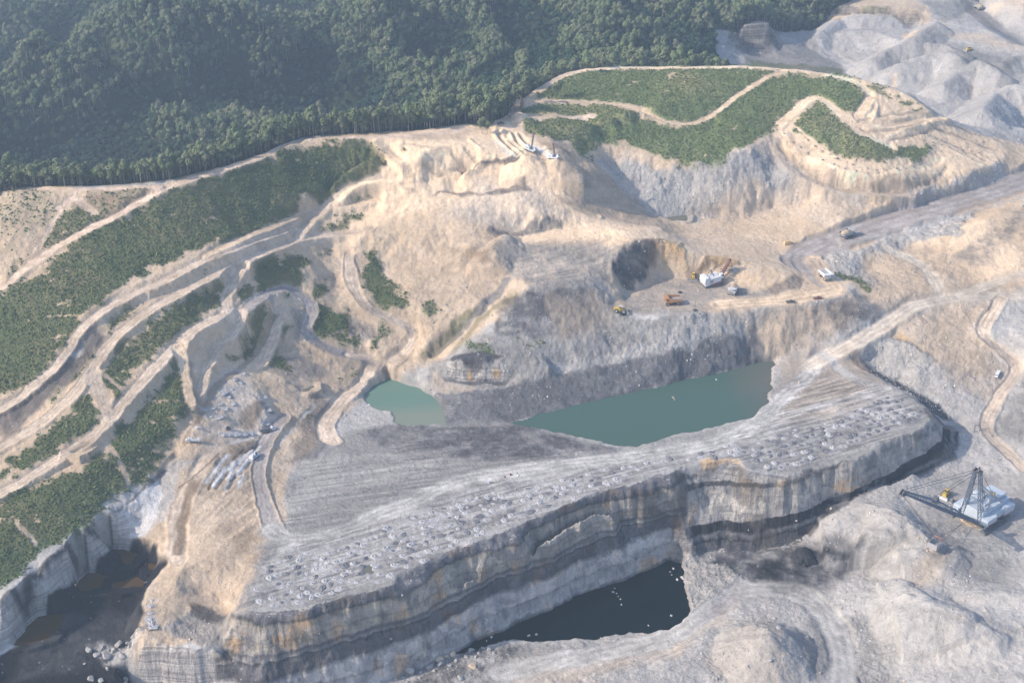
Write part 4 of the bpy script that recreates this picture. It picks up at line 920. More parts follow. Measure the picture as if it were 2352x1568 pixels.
    L(hgt, bp.inputs['Height']); L(bp.outputs[0], b.inputs['Normal'])
    return m
me = bpy.data.meshes.new('ground')
me.vertices.add(len(VX)); me.vertices.foreach_set('co', np.stack([VX, VY, H], 1).astype(np.float32).ravel())
jj, ii = np.meshgrid(np.arange(NY - 1), np.arange(NX - 1), indexing='ij'); a0 = (jj * NX + ii).ravel()
quads = np.stack([a0, a0 + 1, a0 + NX + 1, a0 + NX], 1).astype(np.int32)
me.loops.add(quads.size); me.polygons.add(len(quads))
me.loops.foreach_set('vertex_index', quads.ravel()); me.polygons.foreach_set('loop_start', np.arange(0, quads.size, 4, dtype=np.int32))
me.update(calc_edges=True)
me.polygons.foreach_set('use_smooth', np.ones(len(quads), bool))
def colattr(me, name, A):
    at = me.attributes.new(name, 'FLOAT_COLOR', 'POINT'); at.data.foreach_set('color', np.concatenate([A, np.ones((len(A), 1))], 1).astype(np.float32).ravel())
colattr(me, 'tone', C); HW = ss(-3, 3, signed(FI, np.array([at_height(*q) for q in parse('480,1700,10 490,1490,44 530,1400,60 600,1395,60 774,1370,60 904,1330,60 1064,1246,60 1198,1196,60 1334,1141,60 1444,1104,60 1556,1066,60 1575,1110,52 1568,1200,30 1566,1290,6 1500,1330,6 1307,1400,6 1082,1490,6 800,1620,6')]), .8, 950))
# right-hand faces of the same highwall and the near cliff
HW2 = ss(-2, 2, signed(FI, np.array([at_height(*q) for q in parse('1575,1080,60 1690,1050,60 1712,1076,60 1800,1090,60 2006,1038,60 2112,982,60 2150,950,60 2215,985,37 2190,1050,36 2100,1102,31 1992,1140,31 1920,1190,24 1821,1255,14 1722,1285,9 1600,1285,8 1572,1200,28')]), .8, 951))
HW = np.maximum(HW, HW2)
xs_ = at_height(1563, 1190, 33)[0]; STAIN = np.exp(-((VX - xs_ - 1.5 * n_b) / 4.5) ** 2) + .8 * ss(.45, .8, n_a) * (n_c > 0)
colattr(me, 'beds', np.stack([HW, HW2, np.clip(STAIN, 0, 1)], 1))
colattr(me, 'mix', np.stack([ROUGH, STR, np.clip(VEGM + FORM, 0, 1)], 1))
go = bpy.data.objects.new('ground', me); COL.objects.link(go); go['kind'] = 'structure'
me.materials.append(ground_material())

def water_mat(name, c, c2, rough=.06, axis=None):
    m, n, b = new_mat(name); N = n.nodes.new; L = n.links.new
    geo = N('ShaderNodeNewGeometry'); q = N('ShaderNodeTexNoise'); q.inputs['Scale'].default_value = .018; q.inputs['Detail'].default_value = 3; L(geo.outputs['Position'], q.inputs['Vector'])
    r = N('ShaderNodeValToRGB'); r.color_ramp.elements[0].position = .35; r.color_ramp.elements[1].position = .65
    r.color_ramp.elements[0].color = (*c, 1); r.color_ramp.elements[1].color = (*c2, 1); 
    if axis:                       # silt comes in from one shore
        i_, lo, hi = axis; sp = N('ShaderNodeSeparateXYZ'); L(geo.outputs['Position'], sp.inputs[0]); mr = N('ShaderNodeMapRange'); L(sp.outputs[i_], mr.inputs[0]); mr.inputs[1].default_value = lo; mr.inputs[2].default_value = hi
        ad = N('ShaderNodeMath'); ad.operation = 'MULTIPLY_ADD'; L(q.outputs['Fac'], ad.inputs[0]); ad.inputs[1].default_value = .5; L(mr.outputs[0], ad.inputs[2]); L(ad.outputs[0], r.inputs[0])
    else: L(q.outputs['Fac'], r.inputs[0])
    L(r.outputs[0], b.inputs['Base Color'])
    b.inputs['Roughness'].default_value = rough; b.inputs['IOR'].default_value = 1.33; b.inputs['Specular IOR Level'].default_value = .14
    q2 = N('ShaderNodeTexNoise'); q2.inputs['Scale'].default_value = 1.2; L(geo.outputs['Position'], q2.inputs['Vector'])
    bp = N('ShaderNodeBump'); bp.inputs['Strength'].default_value = .03; L(q2.outputs['Fac'], bp.inputs['Height']); L(bp.outputs[0], b.inputs['Normal'])
    return m
WM = {'small_pond': water_mat('green_water', (.20, .225, .18), (.13, .21, .17), axis=(1, 795, 850)), 'quarry_pond': water_mat('teal_water', (.062, .110, .092), (.11, .115, .10), axis=(0, 130, 260)),
      'pit_lake': water_mat('dark_water', (.0015, .006, .0065), (.002, .008, .0085)), 'muddy_pool': water_mat('muddy_water', (.075, .042, .012), (.09, .05, .018)), 'mine_pond_puddle': water_mat('puddle_water', (.13, .13, .10), (.15, .15, .12))}
for k, (P, wz) in WATER.items():
    c = P[:, :2].mean(0); base = k.split('.')[0]
    Q = []
    n = len(P)
    area = sum(P[i][0] * P[(i + 1) % n][1] - P[(i + 1) % n][0] * P[i][1] for i in range(n)); sgn = 1 if area > 0 else -1
    for i in range(n):
        t = P[(i + 1) % n][:2] - P[i - 1][:2]; t = t / max(1e-6, np.linalg.norm(t)); Q.append(P[i][:2] + sgn * np.array([t[1], -t[0]]) * (3.2 if 'puddle' not in k else .8))
    bm = bmesh.new(); vs = [bm.verts.new((q[0], q[1], wz)) for q in Q]
    f = bm.faces.new(vs if sgn > 0 else vs[::-1]); bmesh.ops.triangulate(bm, faces=[f])
    mm = bpy.data.meshes.new(base); bm.to_mesh(mm); bm.free()
    nm = {'mine_pond_puddle': 'puddle_water', 'muddy_pool': 'pool_water', 'small_pond': 'pond_water', 'quarry_pond': 'pond_water', 'pit_lake': 'lake_water'}[base]
    o = bpy.data.objects.new(nm, mm); COL.objects.link(o); mm.materials.append(WM[base]); o['kind'] = 'structure'
# ------------------------------------------------------------------ helpers for things
_ctr = {}
def link(name, me, parent=None):
    o = bpy.data.objects.new(name, me); COL.objects.link(o)
    if parent is not None: o.parent = parent
    return o
def tag(o, label, cat, group=None, kind=None):
    o['label'] = label; o['category'] = cat
    if group: o['group'] = group
    if kind: o['kind'] = kind
    return o
def simple_mat(name, c, rough=.6, metal=0.0, var=.18, scale=1.5, dirt=.0):
    m, n, b = new_mat(name); N = n.nodes.new; L = n.links.new
    tc = N('ShaderNodeTexCoord'); q = N('ShaderNodeTexNoise'); q.inputs['Scale'].default_value = scale; q.inputs['Detail'].default_value = 5; L(tc.outputs['Object'], q.inputs['Vector'])
    mr = N('ShaderNodeMapRange'); mr.inputs[1].default_value = .3; mr.inputs[2].default_value = .7; mr.inputs[3].default_value = 1 - var; mr.inputs[4].default_value = 1 + var; L(q.outputs['Fac'], mr.inputs[0])
    cb = N('ShaderNodeCombineColor'); [L(mr.outputs[0], cb.inputs[i]) for i in range(3)]
    mx = N('ShaderNodeMix'); mx.data_type = 'RGBA'; mx.blend_type = 'MULTIPLY'; mx.inputs[0].default_value = 1; mx.inputs[6].default_value = (*c, 1); L(cb.outputs[0], mx.inputs[7])
    out = mx.outputs[2]
    if dirt:
        d = N('ShaderNodeTexNoise'); d.inputs['Scale'].default_value = scale * .6; d.inputs['Detail'].default_value = 6; L(tc.outputs['Object'], d.inputs['Vector'])
        r = N('ShaderNodeMapRange'); r.inputs[1].default_value = .45; r.inputs[2].default_value = .65; r.inputs[4].default_value = dirt; L(d.outputs['Fac'], r.inputs[0])
        m2 = N('ShaderNodeMix'); m2.data_type = 'RGBA'; L(r.outputs[0], m2.inputs[0]); L(out, m2.inputs[6]); m2.inputs[7].default_value = (.36, .30, .25, 1); out = m2.outputs[2]
    L(out, b.inputs['Base Color']); b.inputs['Roughness'].default_value = rough; b.inputs['Metallic'].default_value = metal
    return m
def leaf_mat(name, cols, spread=.35):
    """crown colour: differs from plant to plant, and from clump to clump"""
    m, n, b = new_mat(name); N = n.nodes.new; L = n.links.new
    oi = N('ShaderNodeObjectInfo'); r = N('ShaderNodeValToRGB'); L(oi.outputs['Random'], r.inputs[0])
    r.color_ramp.elements[0].color = (*cols[0], 1); r.color_ramp.elements[1].color = (*cols[-1], 1)
    for i, c in enumerate(cols[1:-1]): el = r.color_ramp.elements.new((i + 1) / (len(cols) - 1)); el.color = (*c, 1)
    geo = N('ShaderNodeNewGeometry'); mr = N('ShaderNodeMapRange'); L(geo.outputs['Random Per Island'], mr.inputs[0]); mr.inputs[3].default_value = 1 - spread; mr.inputs[4].default_value = 1 + spread
    cb = N('ShaderNodeCombineColor'); [L(mr.outputs[0], cb.inputs[i]) for i in range(3)]
    mx = N('ShaderNodeMix'); mx.data_type = 'RGBA'; mx.blend_type = 'MULTIPLY'; mx.inputs[0].default_value = 1; L(r.outputs[0], mx.inputs[6]); L(cb.outputs[0], mx.inputs[7])
    L(mx.outputs[2], b.inputs['Base Color']); b.inputs['Roughness'].default_value = .8; b.inputs['Specular IOR Level'].default_value = .2
    b.inputs['Transmission Weight'].default_value = 0
    return m
def pyo(verts, faces, name, mats, mi=None):
    me = bpy.data.meshes.new(name); me.from_pydata([tuple(v) for v in verts], [], faces)
    for m in mats: me.materials.append(m)
    if mi is not None: me.polygons.foreach_set('material_index', mi)
    me.update(); return me
def clump_cloud(n, rx, rz, zc, leaf, rs, lobes=5, flat=.75):
    """leaf clumps spread through a lobed crown: tilted tufts of three small faces"""
    V, F = [], []
    L = [(rs.normal(0, .36, 3) * (rx, rx, rz * .9)) for _ in range(lobes)]; L[0] = np.zeros(3)
    for k in range(n):
        c0 = L[rs.integers(lobes)]; d = rs.normal(0, 1, 3); d /= np.linalg.norm(d); d[2] = abs(d[2]) * .9 if rs.random() < .72 else d[2]
        rr = (.62 if lobes > 1 else 1.0) * rs.uniform(.72, 1.0)
        c = np.array([c0[0] + d[0] * rx * rr, c0[1] + d[1] * rx * rr, zc + c0[2] + d[2] * rz * rr])
        nrm = d + rs.normal(0, .28, 3); nrm /= np.linalg.norm(nrm)
        t = np.cross(nrm, rs.normal(0, 1, 3)); t /= np.linalg.norm(t); s = np.cross(nrm, t); q = leaf * rs.uniform(.6, 1.25)
        b = len(V); m = 5
        V.append(c + nrm * q * .35)
        for i in range(m):
            a = 6.283 * i / m + rs.uniform(-.3, .3); V.append(c + (t * math.cos(a) + s * math.sin(a)) * q * rs.uniform(.7, 1.15) - nrm * q * .15)
        for i in range(m): F.append((b, b + 1 + i, b + 1 + (i + 1) % m))
    return V, F
def limb(V, F, a, b, ra, rb, n=5):
    a, b = np.array(a, float), np.array(b, float); d = b - a; d /= np.linalg.norm(d)
    t = np.cross(d, (0.3, 1, .1)); t /= np.linalg.norm(t); s = np.cross(d, t); k = len(V)
    for p, r in ((a, ra), (b, rb)):
        for i in range(n): an = 6.283 * i / n; V.append(p + (t * math.cos(an) + s * math.sin(an)) * r)
    for i in range(n): j = (i + 1) % n; F.append((k + i, k + j, k + n + j, k + n + i))
BARK = simple_mat('pale_bark', (.30, .27, .22), .9, var=.3, scale=.8)
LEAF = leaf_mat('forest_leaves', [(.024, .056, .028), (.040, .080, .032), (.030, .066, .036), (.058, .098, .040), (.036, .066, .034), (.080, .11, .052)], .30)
LEAFP = leaf_mat('ridge_leaves', [(.10, .135, .062), (.125, .155, .075), (.15, .165, .09), (.11, .145, .065), (.17, .175, .11)], .28)  # pale trees at the wood's edge; on hill crests also painted sunlight
SCRUBL = leaf_mat('herb_leaves', [(.11, .15, .055), (.15, .175, .07), (.18, .19, .085), (.10, .15, .06), (.20, .20, .10)], .3)
SCRUBM = leaf_mat('scrub_leaves', [(.062, .108, .030), (.090, .134, .038), (.12, .15, .048), (.16, .165, .062), (.075, .130, .045), (.17, .155, .068)], .30)
def tree_meshes(seed, h, rx, n, leaf, mat, kz=.27, kc=.68):
    rs = np.random.default_rng(seed); V, F = [], []
    limb(V, F, (0, 0, -1), (0.2, .1, h * .45), .26, .18); limb(V, F, (.2, .1, h * .45), (0, .2, h * .85), .18, .06)
    for i in range(5):
        a = i * 1.256 + rs.uniform(0, .8); z0 = h * rs.uniform(.42, .7)
        limb(V, F, (.1, .1, z0), (math.cos(a) * rx * .65, math.sin(a) * rx * .65, z0 + h * .17), .12, .04, 4)
    tm = pyo(V, F, 'trunk', [BARK])
    V2, F2 = clump_cloud(n, rx, h * kz, h * kc, leaf, rs)
    cm = pyo(V2, F2, 'crown', [mat]); allm = pyo(list(V) + list(V2), F + [tuple(i + len(V) for i in f) for f in F2], 'forest_tree', [BARK, mat], [0] * len(F) + [1] * len(F2))
    return tm, cm, allm
def cloud_object(name, pts, scl, rz, idx, protos, label=None, cat=None):
    """one mass of many small plants or stones: points that carry instances"""
    me = bpy.data.meshes.new(name); me.vertices.add(len(pts)); me.vertices.foreach_set('co', np.asarray(pts, np.float32).ravel())
    a = me.attributes.new('scl', 'FLOAT_VECTOR', 'POINT'); a.data.foreach_set('vector', np.asarray(scl, np.float32).ravel())
    a = me.attributes.new('rot', 'FLOAT_VECTOR', 'POINT'); a.data.foreach_set('vector', np.asarray(rz, np.float32).ravel())
    a = me.attributes.new('pick', 'INT', 'POINT'); a.data.foreach_set('value', np.asarray(idx, np.int32))
    o = bpy.data.objects.new(name, me); COL.objects.link(o)
    pc = bpy.data.collections.new(name + '_kinds')
    for i, m in enumerate(protos): pc.objects.link(bpy.data.objects.new('%s_kind_%02d' % (name, i), m))
    g = bpy.data.node_groups.new(name, 'GeometryNodeTree'); g.interface.new_socket('Geometry', in_out='INPUT', socket_type='NodeSocketGeometry'); g.interface.new_socket('Geometry', in_out='OUTPUT', socket_type='NodeSocketGeometry')
    N = g.nodes.new; L = g.links.new; gi = N('NodeGroupInput'); gu = N('NodeGroupOutput'); ip = N('GeometryNodeInstanceOnPoints'); ci = N('GeometryNodeCollectionInfo')
    ci.inputs['Collection'].default_value = pc; ci.inputs['Separate Children'].default_value = True; ci.inputs['Reset Children'].default_value = True
    def attr(nm, t):
        q = N('GeometryNodeInputNamedAttribute'); q.data_type = t; q.inputs['Name'].default_value = nm; return [s for s in q.outputs if s.enabled and s.name == 'Attribute'][0]
    L(gi.outputs[0], ip.inputs['Points']); L(ci.outputs[0], ip.inputs['Instance']); ip.inputs['Pick Instance'].default_value = True
    L(attr('pick', 'INT'), ip.inputs['Instance Index']); L(attr('scl', 'FLOAT_VECTOR'), ip.inputs['Scale'])
    L(attr('rot', 'FLOAT_VECTOR'), ip.inputs['Rotation']); L(ip.outputs[0], gu.inputs[0])
    md = o.modifiers.new('scatter', 'NODES'); md.node_group = g
    o['kind'] = 'stuff'
    if label: o['label'] = label; o['category'] = cat
    return o
def jitter_grid(step, txlim, y0, y1, rs, jit=.42):
    gy = np.arange(y0, y1, step); out = []
    for y in gy:
        x = np.arange(-txlim * y, txlim * y, step); out.append(np.stack([x + rs.uniform(-jit, jit, len(x)) * step, y + rs.uniform(-jit, jit, len(x)) * step], 1))
    return np.concatenate(out)
# ---- the wood
rs = np.random.default_rng(11)
TREES = [tree_meshes(100 + i, 12 + 1.2 * (i % 3), 3.2 + .5 * (i % 2), 130, .8, LEAF, .26, .66) for i in range(5)]
LEAF_SHADE = leaf_mat('hollow_shade_leaves', [(.013, .034, .020), (.022, .050, .028), (.018, .042, .030), (.030, .062, .030)], .30)  # darker copy of the forest leaves: valley shade put into the colour
TREES_SHADE = [tree_meshes(150 + i, 12 + 1.2 * (i % 3), 3.2 + .5 * (i % 2), 130, .8, LEAF_SHADE, .26, .66) for i in range(3)]
TREES2 = [tree_meshes(200 + i, 17 + 2 * (i % 3), 3.9 + .5 * (i % 2), 230, .8, LEAFP, .29, .64) for i in range(5)]
tp = jitter_grid(4.5, .52, 840, 2240, rs)
tp = tp[sample(FORM, tp[:, 0], tp[:, 1]) > .6]
gz = ground_z(tp[:, 0], tp[:, 1]); tpz = np.stack([tp[:, 0], tp[:, 1], gz], 1)
# edge of the wood = trees with open ground within 24 m on the camera's side
edge = (sample(FORM, tp[:, 0] * (1 - 26 / tp[:, 1]), np.maximum(tp[:, 1] - 26, 500)) < .5)
inview = np.abs(tp[:, 0] / tp[:, 1]) < .44
cand = np.where(edge & inview)[0]; rs.shuffle(cand); cand = cand[np.argsort(np.hypot(tp[cand, 0], tp[cand, 1]))][:292]
lone = np.zeros(len(tp), bool); lone[cand] = True
def place_tree(x, y, z, k, s, hs, label, grp, rz):
    tm, cm, _ = TREES2[k % 5]
    r = bpy.data.objects.new('forest_tree', None); COL.objects.link(r); r.location = (x, y, z - .3); r.scale = (s, s, s * hs); r.rotation_euler = (0, 0, rz); r.empty_display_size = 1
    tag(r, label, 'tree', grp); link('trunk', tm, r); link('crown', cm, r); return r
for i in cand:
    x, y, z = tpz[i]
    side = 'left ridge track' if x < -20 else 'track around the far knob'
    place_tree(x, y, z, int(rs.integers(5)), rs.uniform(.75, 1.15), rs.uniform(.8, 1.1), 'tall leafy tree at the edge of the wood along the ' + side, 'trees at the edge of the wood', rs.uniform(0, 6.28))
rest = ~lone; P_ = tpz[rest]
s_ = rs.uniform(.62, 1.38, len(P_)) * (1 + .12 * fbm(P_[:, 0], P_[:, 1], 60, 2, 73)); sc_ = np.stack([s_, s_, s_ * rs.uniform(.82, 1.15, len(P_))], 1)
nearedge = sample(FORM, P_[:, 0] * (1 - 60 / P_[:, 1]), np.maximum(P_[:, 1] - 60, 500)) < .5
gz0 = P_[:, 2]; ring = sum(ground_z(P_[:, 0] + 60 * math.cos(a), P_[:, 1] + 60 * math.sin(a)) for a in np.arange(0, 6.28, .785)) / 8; top = (gz0 - ring + 3 * fbm(P_[:, 0], P_[:, 1], 50, 3, 71)) > 4.0  # convex crests get more pale crowns, sunlight put into the leaf colour
shade_hollow = ((gz0 - ring + 3 * fbm(P_[:, 0], P_[:, 1], 45, 3, 72)) < -1.5) & ~nearedge  # concave ground, where crowns carry painted shade
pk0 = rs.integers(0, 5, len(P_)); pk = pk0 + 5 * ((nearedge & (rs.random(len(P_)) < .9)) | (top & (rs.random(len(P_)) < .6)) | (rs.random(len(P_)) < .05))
pk = np.where(shade_hollow & (rs.random(len(P_)) < .85), 10 + pk0 % 3, pk)
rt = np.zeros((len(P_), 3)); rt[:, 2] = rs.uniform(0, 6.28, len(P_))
cloud_object('forest', P_ - np.array([0, 0, .4]), sc_, rt, pk, [t[1] for t in TREES] + [t[2] for t in TREES2] + [t[1] for t in TREES_SHADE])
# single trees left standing in the cut
for (r, p, s, lab) in [('2', '975,900', .95, 'round leafy tree left standing beside the sandy saddle track'), ('2', '1010,905', .8, 'smaller leafy tree beside the rounder one at the sandy saddle'),
                       ('2', '1470,655', .9, 'tall pale tree alone on the green knob'), ('2', '1500,650', 1.0, 'tallest pale tree standing alone in the scrub of the knob'),
                       ('2', '1345,690', .65, 'thin pale tree by the narrow knob track'), ('2', '1440,690', .6, 'short pale tree above the narrow knob track'), ('2', '1720,490', .7, 'slim tree on the knob just below the upper track'),
                       ('2', '1630,460', .8, 'bare slim tree at the start of the upper knob track'), ('2', '1780,460', .7, 'slim tree with pale trunk by the upper knob track')]:
    u, v = reg(r, p)[0]; g = ground(u, v); place_tree(g[0], g[1], float(ground_z(g[0], g[1])[0]), int(s * 100), s, 1.05, lab, None, s * 7)
# dead snags
for (r, p, h, lab) in [('2', '1625,460', 9, 'bare grey snag standing by the upper knob track'), ('2', '1735,1020', 9, 'bleached dead tree with spread limbs at the edge of the cut'), ('3', '590,1030', 6, 'bare grey stump of a tree above the far highwall')]:
    u, v = reg(r, p)[0]; g = ground(u, v); V, F = [], []
    limb(V, F, (0, 0, -1), (.2, 0, h), .3, .08)
    for k in range(4): a = k * 1.7; limb(V, F, (0.1, 0, h * (.45 + .13 * k)), (math.cos(a) * 2.4, math.sin(a) * 2.4, h * (.45 + .13 * k) + 1.6), .12, .04, 4)
    r_ = bpy.data.objects.new('dead_tree', None); COL.objects.link(r_); r_.location = (g[0], g[1], float(ground_z(g[0], g[1])[0])); tag(r_, lab, 'tree'); link('trunk', pyo(V, F, 'trunk', [BARK]), r_)
# ---- scrub on the replanted slopes
def bush(seed, n, r, h, leaf, mat=None):
    rs2 = np.random.default_rng(seed); V, F = clump_cloud(n, r, h, h * .35, leaf, rs2, lobes=3); return pyo(V, F, 'scrub', [mat or SCRUBM])
BUSH = [bush(300 + i, 20, .85, .5, .4) for i in range(4)] + [bush(320, 30, 1.2, 1.3, .5)] + [bush(330 + i, 20, .85, .6, .4, SCRUBL) for i in range(3)]
bp_ = jitter_grid(1.6, .5, 560, 1350, rs, .48)
vg = sample(VEGM, bp_[:, 0], bp_[:, 1]); bp_ = bp_[rs.random(len(bp_)) < (vg > .25) * np.clip(vg * 1.15, 0, 1)]
n = len(bp_); z = ground_z(bp_[:, 0], bp_[:, 1]); s_ = rs.uniform(.55, 1.25, n) * (1 + .5 * (rs.random(n) > .96)); rt = np.zeros((n, 3)); rt[:, 2] = rs.uniform(0, 6.28, n)
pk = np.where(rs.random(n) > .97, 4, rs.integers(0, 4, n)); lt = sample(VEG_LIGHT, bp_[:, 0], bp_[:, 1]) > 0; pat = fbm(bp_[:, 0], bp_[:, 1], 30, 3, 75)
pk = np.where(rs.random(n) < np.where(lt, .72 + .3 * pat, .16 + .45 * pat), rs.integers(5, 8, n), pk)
cloud_object('scrub', np.stack([bp_[:, 0], bp_[:, 1], z - .1], 1), np.stack([s_, s_, s_ * rs.uniform(.6, 1.2, n)], 1), rt, pk, BUSH)
print('trees', len(P_), 'scrub', n)
# ------------------------------------------------------------------ machines and other things, built in metres: x forward, y left, z up
class MB:
    def __init__(s): s.v, s.f = [], []
    def box(s, x0, x1, y0, y1, z0, z1, tx=0, ty=0, sx=0):
        """box; tx, ty draw the top in, sx slides the top forward"""
        k = len(s.v)
        s.v += [(x0, y0, z0), (x1, y0, z0), (x1, y1, z0), (x0, y1, z0), (x0 + tx + sx, y0 + ty, z1), (x1 - tx + sx, y0 + ty, z1), (x1 - tx + sx, y1 - ty, z1), (x0 + tx + sx, y1 - ty, z1)]
        s.f += [tuple(k + i for i in q) for q in ((0, 3, 2, 1), (4, 5, 6, 7), (0, 1, 5, 4), (1, 2, 6, 5), (2, 3, 7, 6), (3, 0, 4, 7))]; return s
    def bar(s, a, b, r, n=6, r2=None):
        limb(s.v, s.f, a, b, r, r if r2 is None else r2, n)
        k = len(s.v) - 2 * n; s.f.append(tuple(range(k + n - 1, k - 1, -1))); s.f.append(tuple(range(k + n, k + 2 * n))); return s
    def prism(s, prof, y0, y1):
        """side profile (x, z) given a width"""
        k = len(s.v); n = len(prof)
        s.v += [(x, y0, z) for x, z in prof] + [(x, y1, z) for x, z in prof]
        s.f += [tuple(range(k, k + n)), tuple(range(k + 2 * n - 1, k + n - 1, -1))]
        for i in range(n): j = (i + 1) % n; s.f.append((k + j, k + i, k + n + i, k + n + j))
        return s
    def wheel(s, x, y, z, r, wd, n=20, hub=.45):
        y0, y1 = y - wd / 2, y + wd / 2; k = len(s.v)
        for rr, yy in ((r * hub, y0), (r * .9, y0), (r, y0 + wd * .15), (r, y1 - wd * .15), (r * .9, y1), (r * hub, y1)):
            for i in range(n): a = 6.2832 * i / n; q = rr * (1.03 if (i % 2 and rr >= r) else 1); s.v.append((x + math.cos(a) * q, yy, z + math.sin(a) * q))
        for m in range(5):
            for i in range(n): j = (i + 1) % n; s.f.append((k + m * n + i, k + m * n + j, k + (m + 1) * n + j, k + (m + 1) * n + i))
        return s
    def disc(s, x, y, z, r, wd, n=16):
        return s.bar((x, y - wd / 2, z), (x, y + wd / 2, z), r, n)
    def truss(s, a, b, wa, wb, ha, hb, r, bays=8, side=(0, 1, 0)):
        """four-chord lattice from a to b"""
        a, b = np.array(a, float), np.array(b, float); d = b - a; d /= np.linalg.norm(d); t = np.array(side, float); t -= d * (t @ d); t /= np.linalg.norm(t); u = np.cross(d, t)
        P = []
        for i in range(bays + 1):
            f = i / bays; c = a + (b - a) * f; w_ = (wa + (wb - wa) * f) / 2; h_ = (ha + (hb - ha) * f) / 2
            P.append([c + t * w_ + u * h_, c - t * w_ + u * h_, c - t * w_ - u * h_, c + t * w_ - u * h_])
        for i in range(bays):
            for q in range(4):
                s.bar(P[i][q], P[i + 1][q], r, 5); s.bar(P[i][q], P[i + 1][(q + 1) % 4], r * .55, 4)
                if i: s.bar(P[i][q], P[i][(q + 1) % 4], r * .5, 4)
        return s
    def build(s, name, mat, parent):
        me = bpy.data.meshes.new(name); me.from_pydata([tuple(map(float, q)) for q in s.v], [], s.f); me.materials.append(mat); me.update()
        bm = bmesh.new(); bm.from_mesh(me); bmesh.ops.recalc_face_normals(bm, faces=bm.faces); bm.to_mesh(me); bm.free()
        return link(name, me, parent)
M = dict(white=simple_mat('white_paint', (.64, .66, .70), .5, var=.08, dirt=.3), grey=simple_mat('grey_steel', (.30, .31, .33), .6, dirt=.3), dgrey=simple_mat('dark_steel', (.10, .105, .12), .6, var=.3, dirt=.2),
         blue=simple_mat('blue_grey_steel', (.11, .14, .20), .6, var=.3), house=simple_mat('house_paint', (.47, .53, .61), .5, var=.08, dirt=.25), orange=simple_mat('orange_paint', (.50, .23, .08), .5, dirt=.3), yellow=simple_mat('yellow_paint', (.62, .43, .06), .5, dirt=.35),
         tyre=simple_mat('tyre_rubber', (.05, .05, .052), .9, dirt=.55), red=simple_mat('red_paint', (.42, .06, .045), .5, dirt=.2), brick=simple_mat('rust_red_steel', (.24, .10, .085), .6, var=.3, dirt=.25),
         glass=simple_mat('dark_glass', (.02, .025, .03), .1), load=simple_mat('dug_earth', (.40, .31, .22), .95, var=.35, scale=.6), bed=simple_mat('worn_bed_steel', (.34, .33, .35), .6, var=.15, dirt=.3),
         black=simple_mat('black_rubber', (.02, .02, .022), .7), tan=simple_mat('tan_sandstone', (.60, .42, .22), .9, var=.2), teal=simple_mat('pale_green_paint', (.45, .62, .60), .5), coal=simple_mat('loose_coal', (.025, .024, .028), .9, var=.4, scale=.5),
         rope=simple_mat('wire_rope', (.09, .085, .09), .6), rock=simple_mat('grey_rock', (.34, .325, .32), .95, var=.22, scale=.35, dirt=.25), wrock=simple_mat('white_rock', (.58, .56, .55), .95, var=.18, scale=.4), trock=simple_mat('tan_rock', (.56, .44, .32), .95, var=.22, scale=.35),
         cut=simple_mat('pale_cuttings', (.40, .385, .395), .95, var=.15, scale=.9), dcut=simple_mat('dark_cuttings', (.15, .15, .165), .95, var=.3, scale=.9))
def at_px(r, p, dz=0.0):
    u, v = reg(r, p)[0]; g = ground(u, v); return Vector((g[0], g[1], float(ground_z(g[0], g[1])[0]) + dz))
def root(name, loc, head, label, cat, group=None, s=1.0):
    o = bpy.data.objects.new(name, None); COL.objects.link(o); o.location = loc; o.rotation_euler = (0, 0, math.radians(head)); o.scale = (s, s, s); o.empty_display_size = 1
    # sit on the slope
    c, sn = math.cos(math.radians(head)), math.sin(math.radians(head)); q = 4.0
    zf = float(ground_z(loc[0] + c * q, loc[1] + sn * q)[0]); zb = float(ground_z(loc[0] - c * q, loc[1] - sn * q)[0])
    o.rotation_euler = Euler((0, -math.atan2(max(-1.2, min(1.2, zf - zb)), 2 * q), math.radians(head)), 'XYZ')
    return tag(o, label, cat, group)
